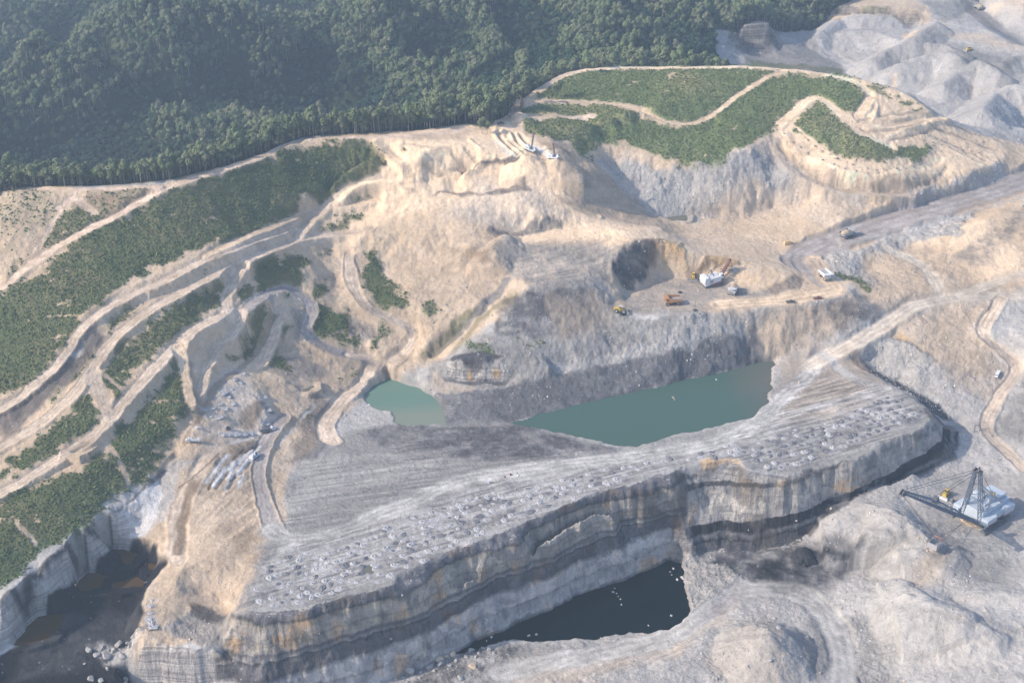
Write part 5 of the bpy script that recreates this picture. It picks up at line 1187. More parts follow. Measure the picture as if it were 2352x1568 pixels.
def haul_truck(loc, head, label, body='white', loaded=False, s=1.0):
    t = root('haul_truck', loc, head, label, 'haul truck', 'haul trucks', s)
    MB().box(-5.6, 5.2, -1.3, 1.3, 1.6, 2.6).build('chassis', M['dgrey'], t)
    b = MB().prism([(-6.6, 3.4), (-6.2, 2.9), (2.6, 2.6), (3.0, 2.9), (3.3, 5.8), (6.4, 6.2), (6.4, 6.45), (3.0, 6.1), (2.6, 3.2), (-6.6, 3.75)], -3.3, 3.3)
    b.prism([(-6.6, 3.4), (2.7, 2.9), (3.1, 6.1), (-6.2, 5.1)], -3.45, -3.2).prism([(-6.6, 3.4), (2.7, 2.9), (3.1, 6.1), (-6.2, 5.1)], 3.2, 3.45)
    dump = b.build('dump_body', M[body], t)
    for x in (-5, -3, -1, 1): MB().box(x - .15, x + .15, 3.4, 3.62, 3.1, 5.2).box(x - .15, x + .15, -3.62, -3.4, 3.1, 5.2).build('rib', M['bed'], dump)
    MB().box(-6.1, 2.5, -3.1, 3.1, 3.35, 3.8).build('bed_floor', M['bed'], dump)
    if loaded:
        bm = bmesh.new(); bmesh.ops.create_icosphere(bm, subdivisions=3, radius=1)
        for v in bm.verts:
            v.co = Vector((v.co.x * 4.6 - 1.6, v.co.y * 3.15, max(-.1, v.co.z) * 2.2 + 4.5 + random.uniform(-.16, .16)))
        me = bpy.data.meshes.new('load'); bm.to_mesh(me); bm.free(); me.materials.append(M['load']); link('load', me, dump)
    MB().box(3.2, 5.9, -3.2, 3.2, 3.0, 3.3).box(3.0, 5.6, -1.5, 1.5, 1.7, 3.0).build('deck', M['grey' if body == 'white' else body], t)
    c = MB().box(3.4, 5.3, .9, 2.9, 3.3, 5.2, .15, .1).build('cab', M[body], t)
    MB().box(5.18, 5.36, 1.1, 2.7, 4.1, 4.9).box(3.7, 5.0, 2.82, 2.95, 4.1, 4.9).build('window', M['glass'], c)
    g = MB().box(5.6, 6.0, -1.5, 1.5, 1.3, 3.2).build('radiator', M['dgrey'], t)
    for k in range(4): MB().box(6.0, 6.08, -1.4, 1.4, 1.5 + k * .42, 1.7 + k * .42).build('grille_bar', M['grey'], g)
    MB().box(5.9, 6.15, -2.7, -1.6, 1.9, 3.2).box(5.9, 6.15, 1.6, 2.7, 1.9, 3.2).build('ladder', M['grey'], t)
    for y in (-2.1, 2.1): MB().disc(0, 0, 0, .22, .2).build('headlight', M['white'], t).matrix_local = Matrix.Translation((6.1, y, 1.7)) @ Matrix.Rotation(math.pi / 2, 4, 'Z')
    for x, y in ((3.9, -2.75), (3.9, 2.75), (-3.5, -2.3), (-3.5, 2.3)):
        wd = 1.05 if x > 0 else 2.1
        w_ = MB().wheel(x, y, 1.65, 1.65, wd).build('wheel', M['tyre'], t); MB().disc(x, y, 1.65, .8, wd * .9).build('rim', M[body if body != 'white' else 'bed'], w_)
    return t
def pickup(loc, head, label, paint, cat='pickup truck', grp=None, s=1.0):
    t = root('pickup_truck', loc, head, label, cat, grp, s)
    MB().prism([(-2.9, .55), (2.8, .5), (2.9, 1.05), (1.5, 1.25), (-2.9, 1.3)], -.98, .98).build('body', paint, t)
    c = MB().prism([(-.7, 1.2), (1.6, 1.2), (1.0, 1.85), (-.5, 1.9)], -.88, .88).build('cab', paint, t)
    MB().prism([(-.55, 1.3), (1.35, 1.3), (.95, 1.75), (-.42, 1.8)], -.9, .9).build('window', M['glass'], c)
    MB().box(-2.75, -.9, -.8, .8, 1.28, 1.34).build('bed', M['dgrey'], t)
    for x in (1.85, -1.85):
        for y in (-.9, .9):
            w_ = MB().wheel(x, y, .42, .42, .3, 14).build('wheel', M['tyre'], t); MB().disc(x, y, .42, .2, .32).build('rim', M['bed'], w_)
    return t
def bulldozer(loc, head, label, s=1.0, blade='bed'):
    t = root('bulldozer', loc, head, label, 'bulldozer', None, s)
    for y in (-1.55, 1.55):
        k = MB().prism([(-2.9, .5), (-2.3, 0), (2.0, 0), (2.6, .5), (2.2, 1.0), (0, 1.5), (-2.4, 1.05)], y - .35, y + .35).build('track', M['dgrey'], t)
        for x in (-2.3, -.8, .6, 2.0): MB().disc(x, y, .5, .35, .8, 12).build('roller', M['yellow'], k)
    MB().box(-2.4, 2.5, -1.15, 1.15, .8, 2.3, .1).box(.3, 2.6, -.75, .75, 2.3, 2.8, .1).build('body', M['yellow'], t)
    c = MB().box(-1.6, .3, -1.0, 1.0, 2.3, 3.9, .12, .08).build('cab', M['yellow'], t); MB().box(-1.4, .28, -1.02, 1.02, 2.8, 3.6).build('window', M['glass'], c)
    bl = MB().prism([(3.7, .1), (4.2, .1), (4.0, .9), (4.25, 1.9), (3.9, 1.9), (3.7, 1.0)], -2.7, 2.7).build('blade', M[blade], t)
    MB().bar((0, -1.9, .8), (3.7, -1.9, .6), .16).bar((0, 1.9, .8), (3.7, 1.9, .6), .16).build('push_arm', M['yellow'], t)
    MB().bar((1.2, 0, 2.9), (1.2, 0, 3.9), .1).build('exhaust', M['dgrey'], t); MB().prism([(-2.4, 1.4), (-4.2, 1.2), (-4.4, .2), (-4.1, .2), (-3.8, .9), (-2.4, 1.0)], -.25, .25).build('ripper', M['dgrey'], t)
    return t
def loader(loc, head, label):
    t = root('wheel_loader', loc, head, label, 'wheel loader')
    MB().prism([(-5.2, 1.2), (-.4, 1.2), (-.4, 2.9), (-2.0, 3.1), (-5.2, 2.9)], -1.5, 1.5).build('engine_hood', M['yellow'], t)
    MB().box(-.3, 3.0, -1.1, 1.1, 1.1, 2.2).build('front_frame', M['yellow'], t)
    c = MB().box(-1.5, .3, -.9, .9, 2.9, 4.7, .12, .08).build('cab', M['yellow'], t); MB().box(-1.35, .2, -.93, .93, 3.4, 4.4).build('window', M['glass'], c); MB().box(-1.7, .5, -1.1, 1.1, 4.7, 4.9).build('roof', M['white'], c)
    MB().bar((1.4, -.9, 2.4), (5.0, -.9, 1.0), .22).bar((1.4, .9, 2.4), (5.0, .9, 1.0), .22).build('lift_arm', M['yellow'], t)
    MB().prism([(4.6, .1), (7.0, .1), (6.8, .35), (5.1, .45), (4.9, 2.0), (4.5, 1.9)], -2.2, 2.2).box(4.7, 6.6, -2.25, -2.1, .1, 1.6, .3).box(4.7, 6.6, 2.1, 2.25, .1, 1.6, .3).build('bucket', M['bed'], t)
    for x in (2.1, -3.2):
        for y in (-1.7, 1.7):
            w_ = MB().wheel(x, y, 1.35, 1.35, .95).build('wheel', M['tyre'], t); MB().disc(x, y, 1.35, .62, 1.0).build('rim', M['white'], w_)
    return t
def service_truck(loc, head, label, kind, s=1.0):
    t = root('service_truck', loc, head, label, 'truck', None, s)
    MB().box(-4.3, 4.3, -.5, .5, .8, 1.1).build('chassis', M['dgrey'], t)
    c = MB().prism([(2.0, .9), (4.5, .9), (4.55, 1.7), (3.4, 1.9), (3.0, 2.8), (2.0, 2.85)], -1.2, 1.2).build('cab', M['white'], t); MB().prism([(2.9, 1.95), (3.42, 1.95), (3.02, 2.7), (2.5, 2.7)], -1.22, 1.22).build('window', M['glass'], c)
    if kind == 'tank':
        k = MB().box(-4.2, 1.7, -1.25, 1.25, 1.15, 2.7, .1, .25).build('tank', M['white'], t); MB().box(-2.4, .6, -.7, .7, 2.7, 2.85).build('walkway', M['load'], k)
        for y in (-1.3, 1.3): MB().box(-4.0, 1.6, y - .05, y + .05, 1.2, 1.5).build('rail', M['grey'], t)
    elif kind == 'flat':
        k = MB().box(-5.6, 1.7, -1.25, 1.25, 1.15, 1.4).build('flatbed', M['grey'], t); MB().box(-5.4, 1.2, -1.0, .2, 1.4, 2.3).box(-5.4, .8, .35, 1.0, 1.4, 1.9).build('cargo', M['dgrey'], k); MB().bar((-5, -.3, 2.4), (1.5, -.3, 2.6), .22).build('pipe', M['bed'], k)
    elif kind == 'box':
        MB().box(-2.6, 1.8, -1.2, 1.2, 1.1, 2.6).build('service_body', M['white'], t); MB().box(-.5, 1.7, -1.23, 1.23, 1.5, 2.2).build('red_panel', M['red'], t)
    for x in (3.3, -2.2, -3.5):
        for y in (-1.05, 1.05): w_ = MB().wheel(x, y, .52, .52, .4, 14).build('wheel', M['tyre'], t); MB().disc(x, y, .52, .25, .42).build('rim', M['white'], w_)
    return t
def drill_rig(loc, head, label, mast, s=1.0, cat='drill rig'):
    t = root('drill_rig', loc, head, label, cat, 'drill rigs', s)
    for y in (-1.9, 1.9): MB().prism([(-3.4, .5), (-2.9, 0), (2.9, 0), (3.4, .5), (2.9, 1.1), (-2.9, 1.1)], y - .4, y + .4).build('track', M['dgrey'], t)
    MB().box(-4.6, 4.6, -2.1, 2.1, 1.2, 1.7).build('deck', M['white'], t)
    h = MB().box(-4.4, .2, -1.7, 1.7, 1.7, 3.6, .1, .1).box(-3.6, -1.4, -1.1, 1.1, 3.6, 4.1, .1, .1).build('machine_house', M['white'], t); MB().box(-3.8, -.4, -1.73, 1.73, 2.2, 2.7).build('louvre', M['dgrey'], h)
    c = MB().box(2.2, 4.5, .3, 2.1, 1.7, 3.6, .1, .1).build('cab', M['white'], t); MB().box(2.5, 4.52, .5, 2.14, 2.5, 3.3).build('window', M['glass'], c)
    mt = MB(); mt.truss((1.6, -.4, 1.7), (1.6, -.4, 1.7 + mast), 1.1, 1.0, 1.0, .9, .09, 9).box(1.0, 2.2, -.9, .1, 1.7 + mast, 2.2 + mast).box(1.35, 1.85, -.65, -.15, 1.7, 1.2 + mast); mt.build('mast', M['dgrey'], t)
    for x, y in ((-4.2, -1.9), (-4.2, 1.9), (4.2, -1.9), (4.2, 1.9)): MB().bar((x, y, .05), (x, y, 1.4), .16).box(x - .4, x + .4, y - .4, y + .4, 0, .12).build('jack', M['grey'], t)
    MB().bar((1.0, -.4, 1.7 + mast * .6), (-3.5, -.4, 3.8), .08).build('stay', M['grey'], t)
    return t
# ---- the dragline
def dragline():
    foot = at_height(2225, 1189, 36); hd = 218.0; c, s = math.cos(math.radians(hd)), math.sin(math.radians(hd))
    DS = .92; x, y = foot[0] - 9 * c * DS, foot[1] - 9 * s * DS; z = float(np.median(ground_z([x, x + 8, x - 8, x, x], [y, y, y, y + 8, y - 8])))
    t = bpy.data.objects.new('dragline', None); COL.objects.link(t); t.location = (x, y, z); t.rotation_euler = (0, 0, math.radians(hd)); t.scale = (DS,) * 3
    tag(t, 'huge white walking dragline with lattice mast and dark boom on the grey pit floor', 'dragline')
    MB().bar((0, 0, -1), (0, 0, 2.2), 10.5, 28).build('tub', M['load'], t)
    for sy in (-1, 1):
        MB().box(-15, 11, sy * 13 - 2.3, sy * 13 + 2.3, 0, 1.5, .4, .2).box(-14, 10, sy * 13 - .5, sy * 13 + .5, 1.5, 2.4).build('walking_shoe', M['dgrey'], t)
        q = MB().disc(-4, sy * 12, 4.6, 2.6, 1.6, 18).bar((-4, sy * 12, 4.6), (-9, sy * 13, 1.8), .9).bar((-4, sy * 12, 4.6), (4, sy * 13, 1.8), .8).build('walking_crank', M['dgrey'], t)
    MB().box(-23, 9, -11, 11, 3.4, 4.6).build('revolving_frame', M['dgrey'], t)
    h = MB().box(-23, 7, -8.5, 8.5, 4.6, 13.2).build('machine_house', M['house'], t)
    MB().box(-22, 0, -5, 4.5, 13.2, 14.6).box(-22.8, -15, -7, 6, 14.6, 15.8, .2, .2).build('roof_house', M['house'], h)
    MB().box(-9, -5.4, -3.6, -.6, 14.6, 17).box(-9, -5.4, 1.0, 4.0, 14.6, 17).build('ventilator', M['house'], h)
    for (x0, x1, y1, z1) in ((-23, -13, 13.5, 10.6), (-13, -3, 12.2, 9.9), (-3, 7.6, 13.8, 9.4)):
        k = MB().box(x0, x1 - .15, 8.5, y1, 5.0, z1).build('side_gallery', M['house'], h); MB().box(x0 - .02, x1 - .13, y1, y1 + .06, 5.2, 5.6).build('red_stripe', M['red'], k)
        MB().box(x0, x1 - .15, -y1, -8.5, 5.0, z1).build('side_gallery', M['house'], h)
    k = MB().box(3.5, 8.5, 8.6, 12.8, 2.8, 5.6).build('operator_cab', M['grey'], t); MB().box(8.5, 8.56, 9, 12.4, 3.6, 5.0).build('window', M['glass'], k)
    k = MB().box(6.5, 10, -12.5, -8.6, 4.6, 8.2).build('operator_cab', M['house'], t); MB().box(10, 10.06, -12.1, -9, 6.0, 7.6).build('window', M['glass'], k)
    m = MB()                                              # tall mast: two raked lattice legs and a head
    for sy in (-1, 1): m.truss((5.5, sy * 7.2, 4.6), (8.5, sy * 1.8, 43), 2.6, 1.6, 2.8, 1.8, .30, 12)
    for zz in (13, 21, 29, 36): f = (zz - 4.6) / 38.4; yy = 7.2 - 5.4 * f; m.bar((5.5 + 3 * f, -yy, zz), (5.5 + 3 * f, yy, zz), .3, 5); m.bar((5.5 + 3 * f, -yy, zz), (5.5 + 3 * (f + .15), yy - .8, zz + 6), .2, 4)
    mast = m.build('mast', M['blue'], t)
    MB().box(7.2, 10.6, -3, 3, 43, 44.6).disc(10, -1.6, 45, 1.5, .7).disc(10, 1.6, 45, 1.5, .7).disc(7.8, 0, 45.4, 1.2, .6).build('sheave_head', M['dgrey'], mast)
    g = MB()                                              # rear gantry over the roof
    g.truss((-2, -8, 24), (-2, 8.5, 24), 1.8, 1.8, 1.8, 1.8, .26, 7, side=(1, 0, 0))
    for sy in (-8, 8.5): g.bar((-2, sy, 24), (-14, sy, 13.2), .6).bar((-2, sy, 24), (4, sy * .9, 4.6), .6).bar((-2, sy, 24), (7.3, sy * .35, 34), .35)
    g.bar((-2, 0, 24), (-8, 0, 13.2), .5); g.build('gantry', M['grey'], t)
    MB().disc(-2, -8, 25.4, 1.3, .8).build('gantry_sheave', M['tan'], t); MB().disc(-2, 8.5, 25.4, 1.3, .8).build('gantry_sheave', M['tan'], t)
    el = math.radians(35); Lb = 99.0; tip = np.array([9 + Lb * math.cos(el), 0, 4.8 + Lb * math.sin(el)])
    b = MB(); b.truss((9, 0, 4.8), 0.5 * (np.array([9, 0, 4.8]) + tip) + np.array([-.5, 0, .8]), 9.0, 5.4, 1.6, 4.6, .42, 13); b.truss(0.5 * (np.array([9, 0, 4.8]) + tip) + np.array([-.5, 0, .8]), tip, 5.4, 2.6, 4.6, 1.6, .38, 13)
    for sy in (-1, 1): b.bar((9, sy * 4.6, 4.4), tip + np.array([0, sy * 1.2, -.6]), .6, 8, .35)
    boom = b.build('boom', M['blue'], t)
    MB().disc(tip[0] + 1, -1, tip[2] + .4, 2.0, .6).disc(tip[0] + 1, 1, tip[2] + .4, 2.0, .6).box(tip[0] - 1, tip[0] + 3, -2, 2, tip[2] - 1.4, tip[2] - .8).build('point_sheave', M['dgrey'], boom)
    mid = np.array([9, 0, 4.8]) + (tip - np.array([9, 0, 4.8])) * .56 + np.array([-1.5, 0, 4.0])
    MB().box(mid[0] - 1.5, mid[0] + 1.5, -1.8, 1.8, mid[2] - 3, mid[2] + 1.6, .3, .3).build('boom_saddle', M['dgrey'], boom)
    for sy in (-1.4, 1.4):
        MB().bar((9.5, sy, 44.6), tuple(tip + np.array([0, sy * .8, 1])), .17, 5).build('suspension_rope', M['rope'], t)
        MB().bar((9.5, sy, 44.6), tuple(mid + np.array([0, sy * .5, 1])), .17, 5).build('suspension_rope', M['rope'], t)
        MB().bar((8, sy, 44.6), (-2, sy * 5.5, 24.8), .16, 5).build('backstay_rope', M['rope'], t)
    # bucket lies on the spoil in front, held by hoist and drag ropes
    bw = at_px('9', '1750,665', 1.0); inv = Matrix.Scale(1 / DS, 4) @ Matrix.Rotation(-math.radians(hd), 4, 'Z') @ Matrix.Translation(-Vector((x, y, z))); bl = inv @ bw
    a = math.atan2(-bl.y, 9 - bl.x); R = Matrix.Translation(bl) @ Matrix.Rotation(a, 4, 'Z')
    q = MB().box(-4.2, 4.2, -3.4, 3.4, 0, .5).box(-4.2, 3.6, -3.5, -3.0, 0, 3.6, .3).box(-4.2, 3.6, 3.0, 3.5, 0, 3.6, .3).box(-4.4, -3.8, -3.4, 3.4, 0, 3.8)
    for yy in (-2.4, -.8, .8, 2.4): q.box(4.2, 5.6, yy - .3, yy + .3, .05, .4, .1)
    bk = q.build('bucket', M['bed'], t); bk.matrix_local = R
    MB().bar((3.2, -3.2, 3.4), (3.2, -2.6, 5.4), .45).bar((3.2, 3.2, 3.4), (3.2, 2.6, 5.4), .45).bar((3.2, -2.6, 5.4), (3.2, 2.6, 5.4), .5).build('bucket_arch', M['brick'], bk)
    MB().bar((-2, -3.3, 2.6), (-2.5, -1.2, 8.5), .2).bar((-2, 3.3, 2.6), (-2.5, 1.2, 8.5), .2).bar((-2.5, -1.4, 8.5), (-2.5, 1.4, 8.5), .35).build('hoist_chain', M['dgrey'], bk)
    hp = R @ Vector((-2.5, 0, 8.7)); MB().bar(tuple(tip + np.array([1, 0, -1.4])), tuple(hp), .17, 5).build('hoist_rope', M['rope'], t)
    for sy in (-1.3, 1.3): e = R @ Vector((4.6, sy * 1.6, 1.6)); MB().bar((9, sy, 4.4), tuple(e), .16, 5).build('drag_rope', M['rope'], t)
dragline()
# ---- the electric shovel
def shovel():
    p = at_px('6', '275,395'); t = root('electric_shovel', p, 22, 'white and grey electric mining shovel digging at the brown cut bank', 'mining shovel')
    for y in (-3.2, 3.2):
        k = MB().prism([(-4.8, 1), (-4.1, 0), (4.1, 0), (4.8, 1), (4.1, 1.9), (-4.1, 1.9)], y - .9, y + .9).build('crawler', M['dgrey'], t)
        for xx in (-3.6, -1.8, 0, 1.8, 3.6): MB().disc(xx, y, .9, .6, 1.95, 12).build('roller', M['brick'], k)
    MB().bar((0, 0, 1.2), (0, 0, 2.6), 3.0, 20).build('turntable', M['dgrey'], t)
    h = MB().box(-9.0, 3.4, -4.1, 4.1, 2.9, 7.6).prism([(-9.6, 2.4), (-6.4, 2.4), (-6.4, 9.3), (-9.4, 9.3), (-10.2, 6)], -4.3, 4.3).build('machine_house', M['white'], t)
    MB().box(-9.5, 3.45, 4.1, 4.16, 3.0, 3.5).box(-9.5, 3.45, -4.16, -4.1, 3.0, 3.5).build('red_stripe', M['red'], h); MB().box(-9.9, 2.8, -4.33, 4.33, 1.7, 2.9).build('counterweight', M['dgrey'], h)
    MB().box(-6, -3, -4.18, 4.18, 4.3, 6.6).build('louvre', M['grey'], h)
    c = MB().box(3.0, 5.6, -4.3, -1.6, 5.6, 9.0, .1, .1).build('cab', M['white'], t); MB().box(4.4, 5.68, -4.36, -1.55, 7.0, 8.3).build('window', M['glass'], c)
    MB().bar((-1, -1.6, 7.6), (-2.2, -1, 12.4), .3).bar((-1, 1.6, 7.6), (-2.2, 1, 12.4), .3).bar((-5.6, -1.6, 7.6), (-2.2, -1, 12.4), .25).bar((-5.6, 1.6, 7.6), (-2.2, 1, 12.4), .25).bar((-2.2, -1, 12.4), (-2.2, 1, 12.4), .4).build('gantry', M['dgrey'], t)
    tip = (13.5, 0, 15.5); b = MB().truss((3.6, 0, 4.0), tip, 2.6, 1.4, 1.2, .8, .38, 6).bar((3.6, -1.2, 4), (13.5, -.7, 15.5), .55, 6, .4).bar((3.6, 1.2, 4), (13.5, .7, 15.5), .55, 6, .4).build('boom', M['brick'], t)
    MB().disc(13.8, -.5, 15.8, 1.0, .35).disc(13.8, .5, 15.8, 1.0, .35).build('boom_sheave', M['dgrey'], b)
    for y in (-.8, .8): MB().bar((-2.2, y, 12.5), (13.3, y * .6, 16.2), .09, 5).build('suspension_rope', M['rope'], t)
    MB().bar((6.2, -1.7, 9.8), (15.6, -1.2, 7.0), .35).bar((6.2, 1.7, 9.8), (15.6, 1.2, 7.0), .35).build('dipper_arm', M['dgrey'], t)
    d = MB().box(15.2, 18.8, -1.8, 1.8, 4.2, 8.0, .3, .2).build('dipper', M['grey'], t); MB().bar((15.6, -1, 8), (14.6, 0, 15.6), .08).bar((15.6, 1, 8), (14.6, 0, 15.6), .08).build('hoist_rope', M['rope'], d)
shovel()
haul_truck(at_px('5', '2255,530'), 188, 'orange empty haul truck parked on the shovel pit floor', 'orange')
haul_truck(at_px('6', '395,455'), 250, 'white haul truck heaped with brown earth under the shovel', 'white', True, .92)
haul_truck(at_px('6', '1015,355'), 292, 'empty white haul truck coming round the curve by the green ditch', 'white', False, .95)
haul_truck(at_px('6', '1165,78'), 30, 'loaded haul truck climbing the wide grey haul road', 'grey', True, .95)
haul_truck(at_px('3', '2040,62'), 115, 'loaded haul truck far off on the uppermost dark road', 'grey', True, .95)
haul_truck(at_px('3', '2390,1395'), 200, 'pale green haul truck cut off by the right edge of the picture', 'teal', False, .95)
pickup(at_px('6', '782,522'), 5, 'grey pickup parked on the lip of the shovel bench', M['dgrey'], 'pickup truck', 'pickups on the shovel bench', 1.15)
pickup(at_px('6', '965,497'), 10, 'dark red pickup parked on the lip of the shovel bench', M['brick'], 'pickup truck', 'pickups on the shovel bench', 1.15)
pickup(at_px('2', '1100,832'), 10, 'dark pickup parked at the top of the sandy saddle', M['dgrey'])
loader(at_px('5', '1905,585'), -4, 'yellow wheel loader at the left end of the shovel bench')
bulldozer(at_px('9', '1825,310'), 230, 'yellow bulldozer parked behind the dragline boom', 1.25, 'white')
bulldozer(at_px('6', '130,352'), 265, 'yellow bulldozer at the foot of the bank beside the shovel', 1.1)
bulldozer(at_px('3', '1980,342'), 200, 'tiny distant yellow bulldozer on the upper dump', 1.1)
drill_rig(at_px('2', '1295,1012'), -35, 'drill rig with the taller mast on the sandy ridge', 13.5)
drill_rig(at_px('2', '1455,1085'), -35, 'drill rig with the shorter mast at the end of the sandy ridge', 10.5)
drill_rig(at_px('7', '1710,50'), 62, 'white drill rig with lowered mast among the white cutting rows', 2.2, .8)
service_truck(at_px('4', '1297,1460'), 188, 'white tank truck parked on the brown ground left of the drill rows', 'tank')
service_truck(at_px('4', '1800,1375'), 33, 'long grey flatbed truck with white cab beside the drill rows', 'flat', 1.1)
service_truck(at_px('6', '2175,1005'), 238, 'white service truck with red panel parked inside the road bend', 'box', .95)
# ---- small things
def pole(loc, h, label, base=True):
    t = bpy.data.objects.new('cable_pole', None); COL.objects.link(t); t.location = loc; tag(t, label, 'pole', 'cable poles on the shovel bench')
    MB().bar((0, 0, 0), (0, 0, h), .13).build('post', M['dgrey'], t); MB().bar((-.9, 0, h * .4), (.9, 0, h * .4), .09).build('cross_arm', M['dgrey'], t)
    if base:
        q = MB().wheel(0, 0, 0, 1.5, .9, 18, .4).build('tyre_base', M['tyre'], t); q.matrix_local = Matrix.Translation((0, 0, .45)) @ Matrix.Rotation(math.pi / 2, 4, 'X')
pole(at_px('6', '140,575'), 9.5, 'thin cable pole set in a big tyre by the bench edge'); pole(at_px('6', '38,455'), 8.5, 'thin cable pole behind the orange haul truck', True)
t = bpy.data.objects.new('cable_bridge', None); COL.objects.link(t); t.location = at_px('6', '2035,1385'); t.rotation_euler = (0, 0, .1); tag(t, 'small dark goalpost frame beside the pale road at right', 'cable frame')
for x_ in (-1.9, 1.9): MB().bar((x_, 0, 0), (x_, 0, 5.2), .22).build('post', M['dgrey'], t)
MB().bar((-2.2, 0, 5.2), (2.2, 0, 5.2), .25).build('crossbar', M['dgrey'], t)
q = MB().wheel(0, 0, 0, 1.6, 1.0, 18, .4).build('tyre', M['black'], None); q.location = at_px('5', '1915,606', .8); q.rotation_euler = (1.2, 0, .3); tag(q, 'black tyre lying beside the yellow wheel loader', 'tyre')
q = MB().box(-3, 3, -1.3, 1.3, 0, 2.4, .2, .15).box(-2.6, 2.4, -.9, 1.0, 2.4, 2.7, .2, .2).build('stone_block', M['tan'], None); q.location = at_px('3', '1900,1567'); q.location = at_px('6', '762,128'); q.rotation_euler = (0, 0, .35); tag(q, 'tan rectangular block lying at the start of the wide haul road', 'block')
t = bpy.data.objects.new('cable_sled', None); COL.objects.link(t); t.location = at_px('9', '1868,350'); t.rotation_euler = (0, 0, .6); tag(t, 'small grey cable sled between the bulldozer and the dragline', 'sled')
MB().box(-2, 2, -1.2, 1.2, 0, .5).build('skid', M['grey'], t); MB().disc(0, 0, 1.6, 1.1, 1.6).build('reel', M['dgrey'], t); MB().bar((1.6, -.8, .4), (1.6, -.8, 2.8), .12).bar((1.6, .8, .4), (1.6, .8, 2.8), .12).build('stand', M['dgrey'], t)
t = bpy.data.objects.new('skid_steer', None); COL.objects.link(t); t.location = at_px('4', '1533,1372'); t.rotation_euler = (0, 0, .5); tag(t, 'small dark skid loader between the white cutting patches', 'skid loader')
MB().box(-1.4, 1.2, -.8, .8, .4, 1.4).build('body', M['dgrey'], t); MB().box(-.8, .6, -.6, .6, 1.4, 2.2, .1, .1).build('cab', M['glass'], t); MB().prism([(1.4, .1), (2.3, .1), (1.6, .9)], -.9, .9).build('bucket', M['bed'], t)
for x_ in (-.8, .8):
    for y_ in (-.85, .85): MB().wheel(x_, y_, .4, .4, .3, 12).build('wheel', M['tyre'], t)
def lump(name, loc, sx, sy, sz, mat, label, cat, grp=None, sub=2, seed=0, sink=.3):
    rs3 = np.random.default_rng(seed); bm = bmesh.new(); bmesh.ops.create_icosphere(bm, subdivisions=sub, radius=1)
    pl = rs3.normal(0, 1, (7, 3)); pl /= np.linalg.norm(pl, axis=1)[:, None]; cutd = rs3.uniform(.38, .8, 7)
    for v in bm.verts:
        p = np.array(v.co)
        for a_, d_ in zip(pl, cutd):
            e_ = p @ a_ - d_
            if e_ > 0: p = p - a_ * e_
        p = p + rs3.normal(0, .025, 3); v.co = (p[0] * sx, p[1] * sy, p[2] * sz)
    me = bpy.data.meshes.new(name); bm.to_mesh(me); bm.free(); me.materials.append(mat); o = link(name, me); o.location = Vector(loc) + Vector((0, 0, sz * sink)); o.rotation_euler = (0, 0, rs3.uniform(0, 6)); return tag(o, label, cat, grp)
q = MB().box(-.8, .8, -.5, .5, 0, 1.4, .1, .1).build('water_cube', M['white'], None); q.location = at_px('4', '1322,1374'); tag(q, 'tiny white container above the white tank truck', 'container')
q = MB().box(-.7, .7, -.7, .7, 0, 1.7, .08, .08).build('white_crate', M['white'], None); q.location = at_px('8', '1018,222'); tag(q, 'bright white crate alone below the pale road on the bench', 'crate')
for i, (px_, lab, mt, sz_) in enumerate([('1128,184', 'small brown clod left of the larger one below the pale road', 'brick', 1.0), ('1165,171', 'larger brown clod at the edge of the pale road', 'brick', 1.4), ('1212,160', 'dark red bar of scrap beside the pale road', 'brick', .9), ('1222,172', 'white sheet of scrap beside the pale road', 'white', 1.5)]):
    lump('scrap', at_px('8', px_), sz_, sz_ * .7, sz_ * (.7 if i < 2 else .3), M[mt], lab, 'scrap', None, 2, 50 + i)
def cone(name, loc, r, h, mat, label, cat, seed=1):
    rs3 = np.random.default_rng(seed); V = [(0, 0, h)]; F = []; n = 26
    for k in range(1, 7):
        for i in range(n): a = 6.2832 * i / n; rr = r * k / 6 * (1 + .10 * rs3.normal() * (k > 1)); V.append((math.cos(a) * rr, math.sin(a) * rr, h * (1 - k / 6) * (1 + .05 * rs3.normal()) - (.6 if k == 6 else 0)))
    for i in range(n): F.append((0, 1 + i, 1 + (i + 1) % n))
    for k in range(5):
        for i in range(n): j = (i + 1) % n; F.append((1 + k * n + i, 1 + (k + 1) * n + i, 1 + (k + 1) * n + j, 1 + k * n + j))
    o = link(name, pyo(V, F, name, [mat])); o.location = loc; return tag(o, label, cat)
cone('coal_pile', at_px('9', '872,715'), 8.5, 7.5, M['coal'], 'black pointed coal pile on the pit floor by the cliff', 'coal pile')
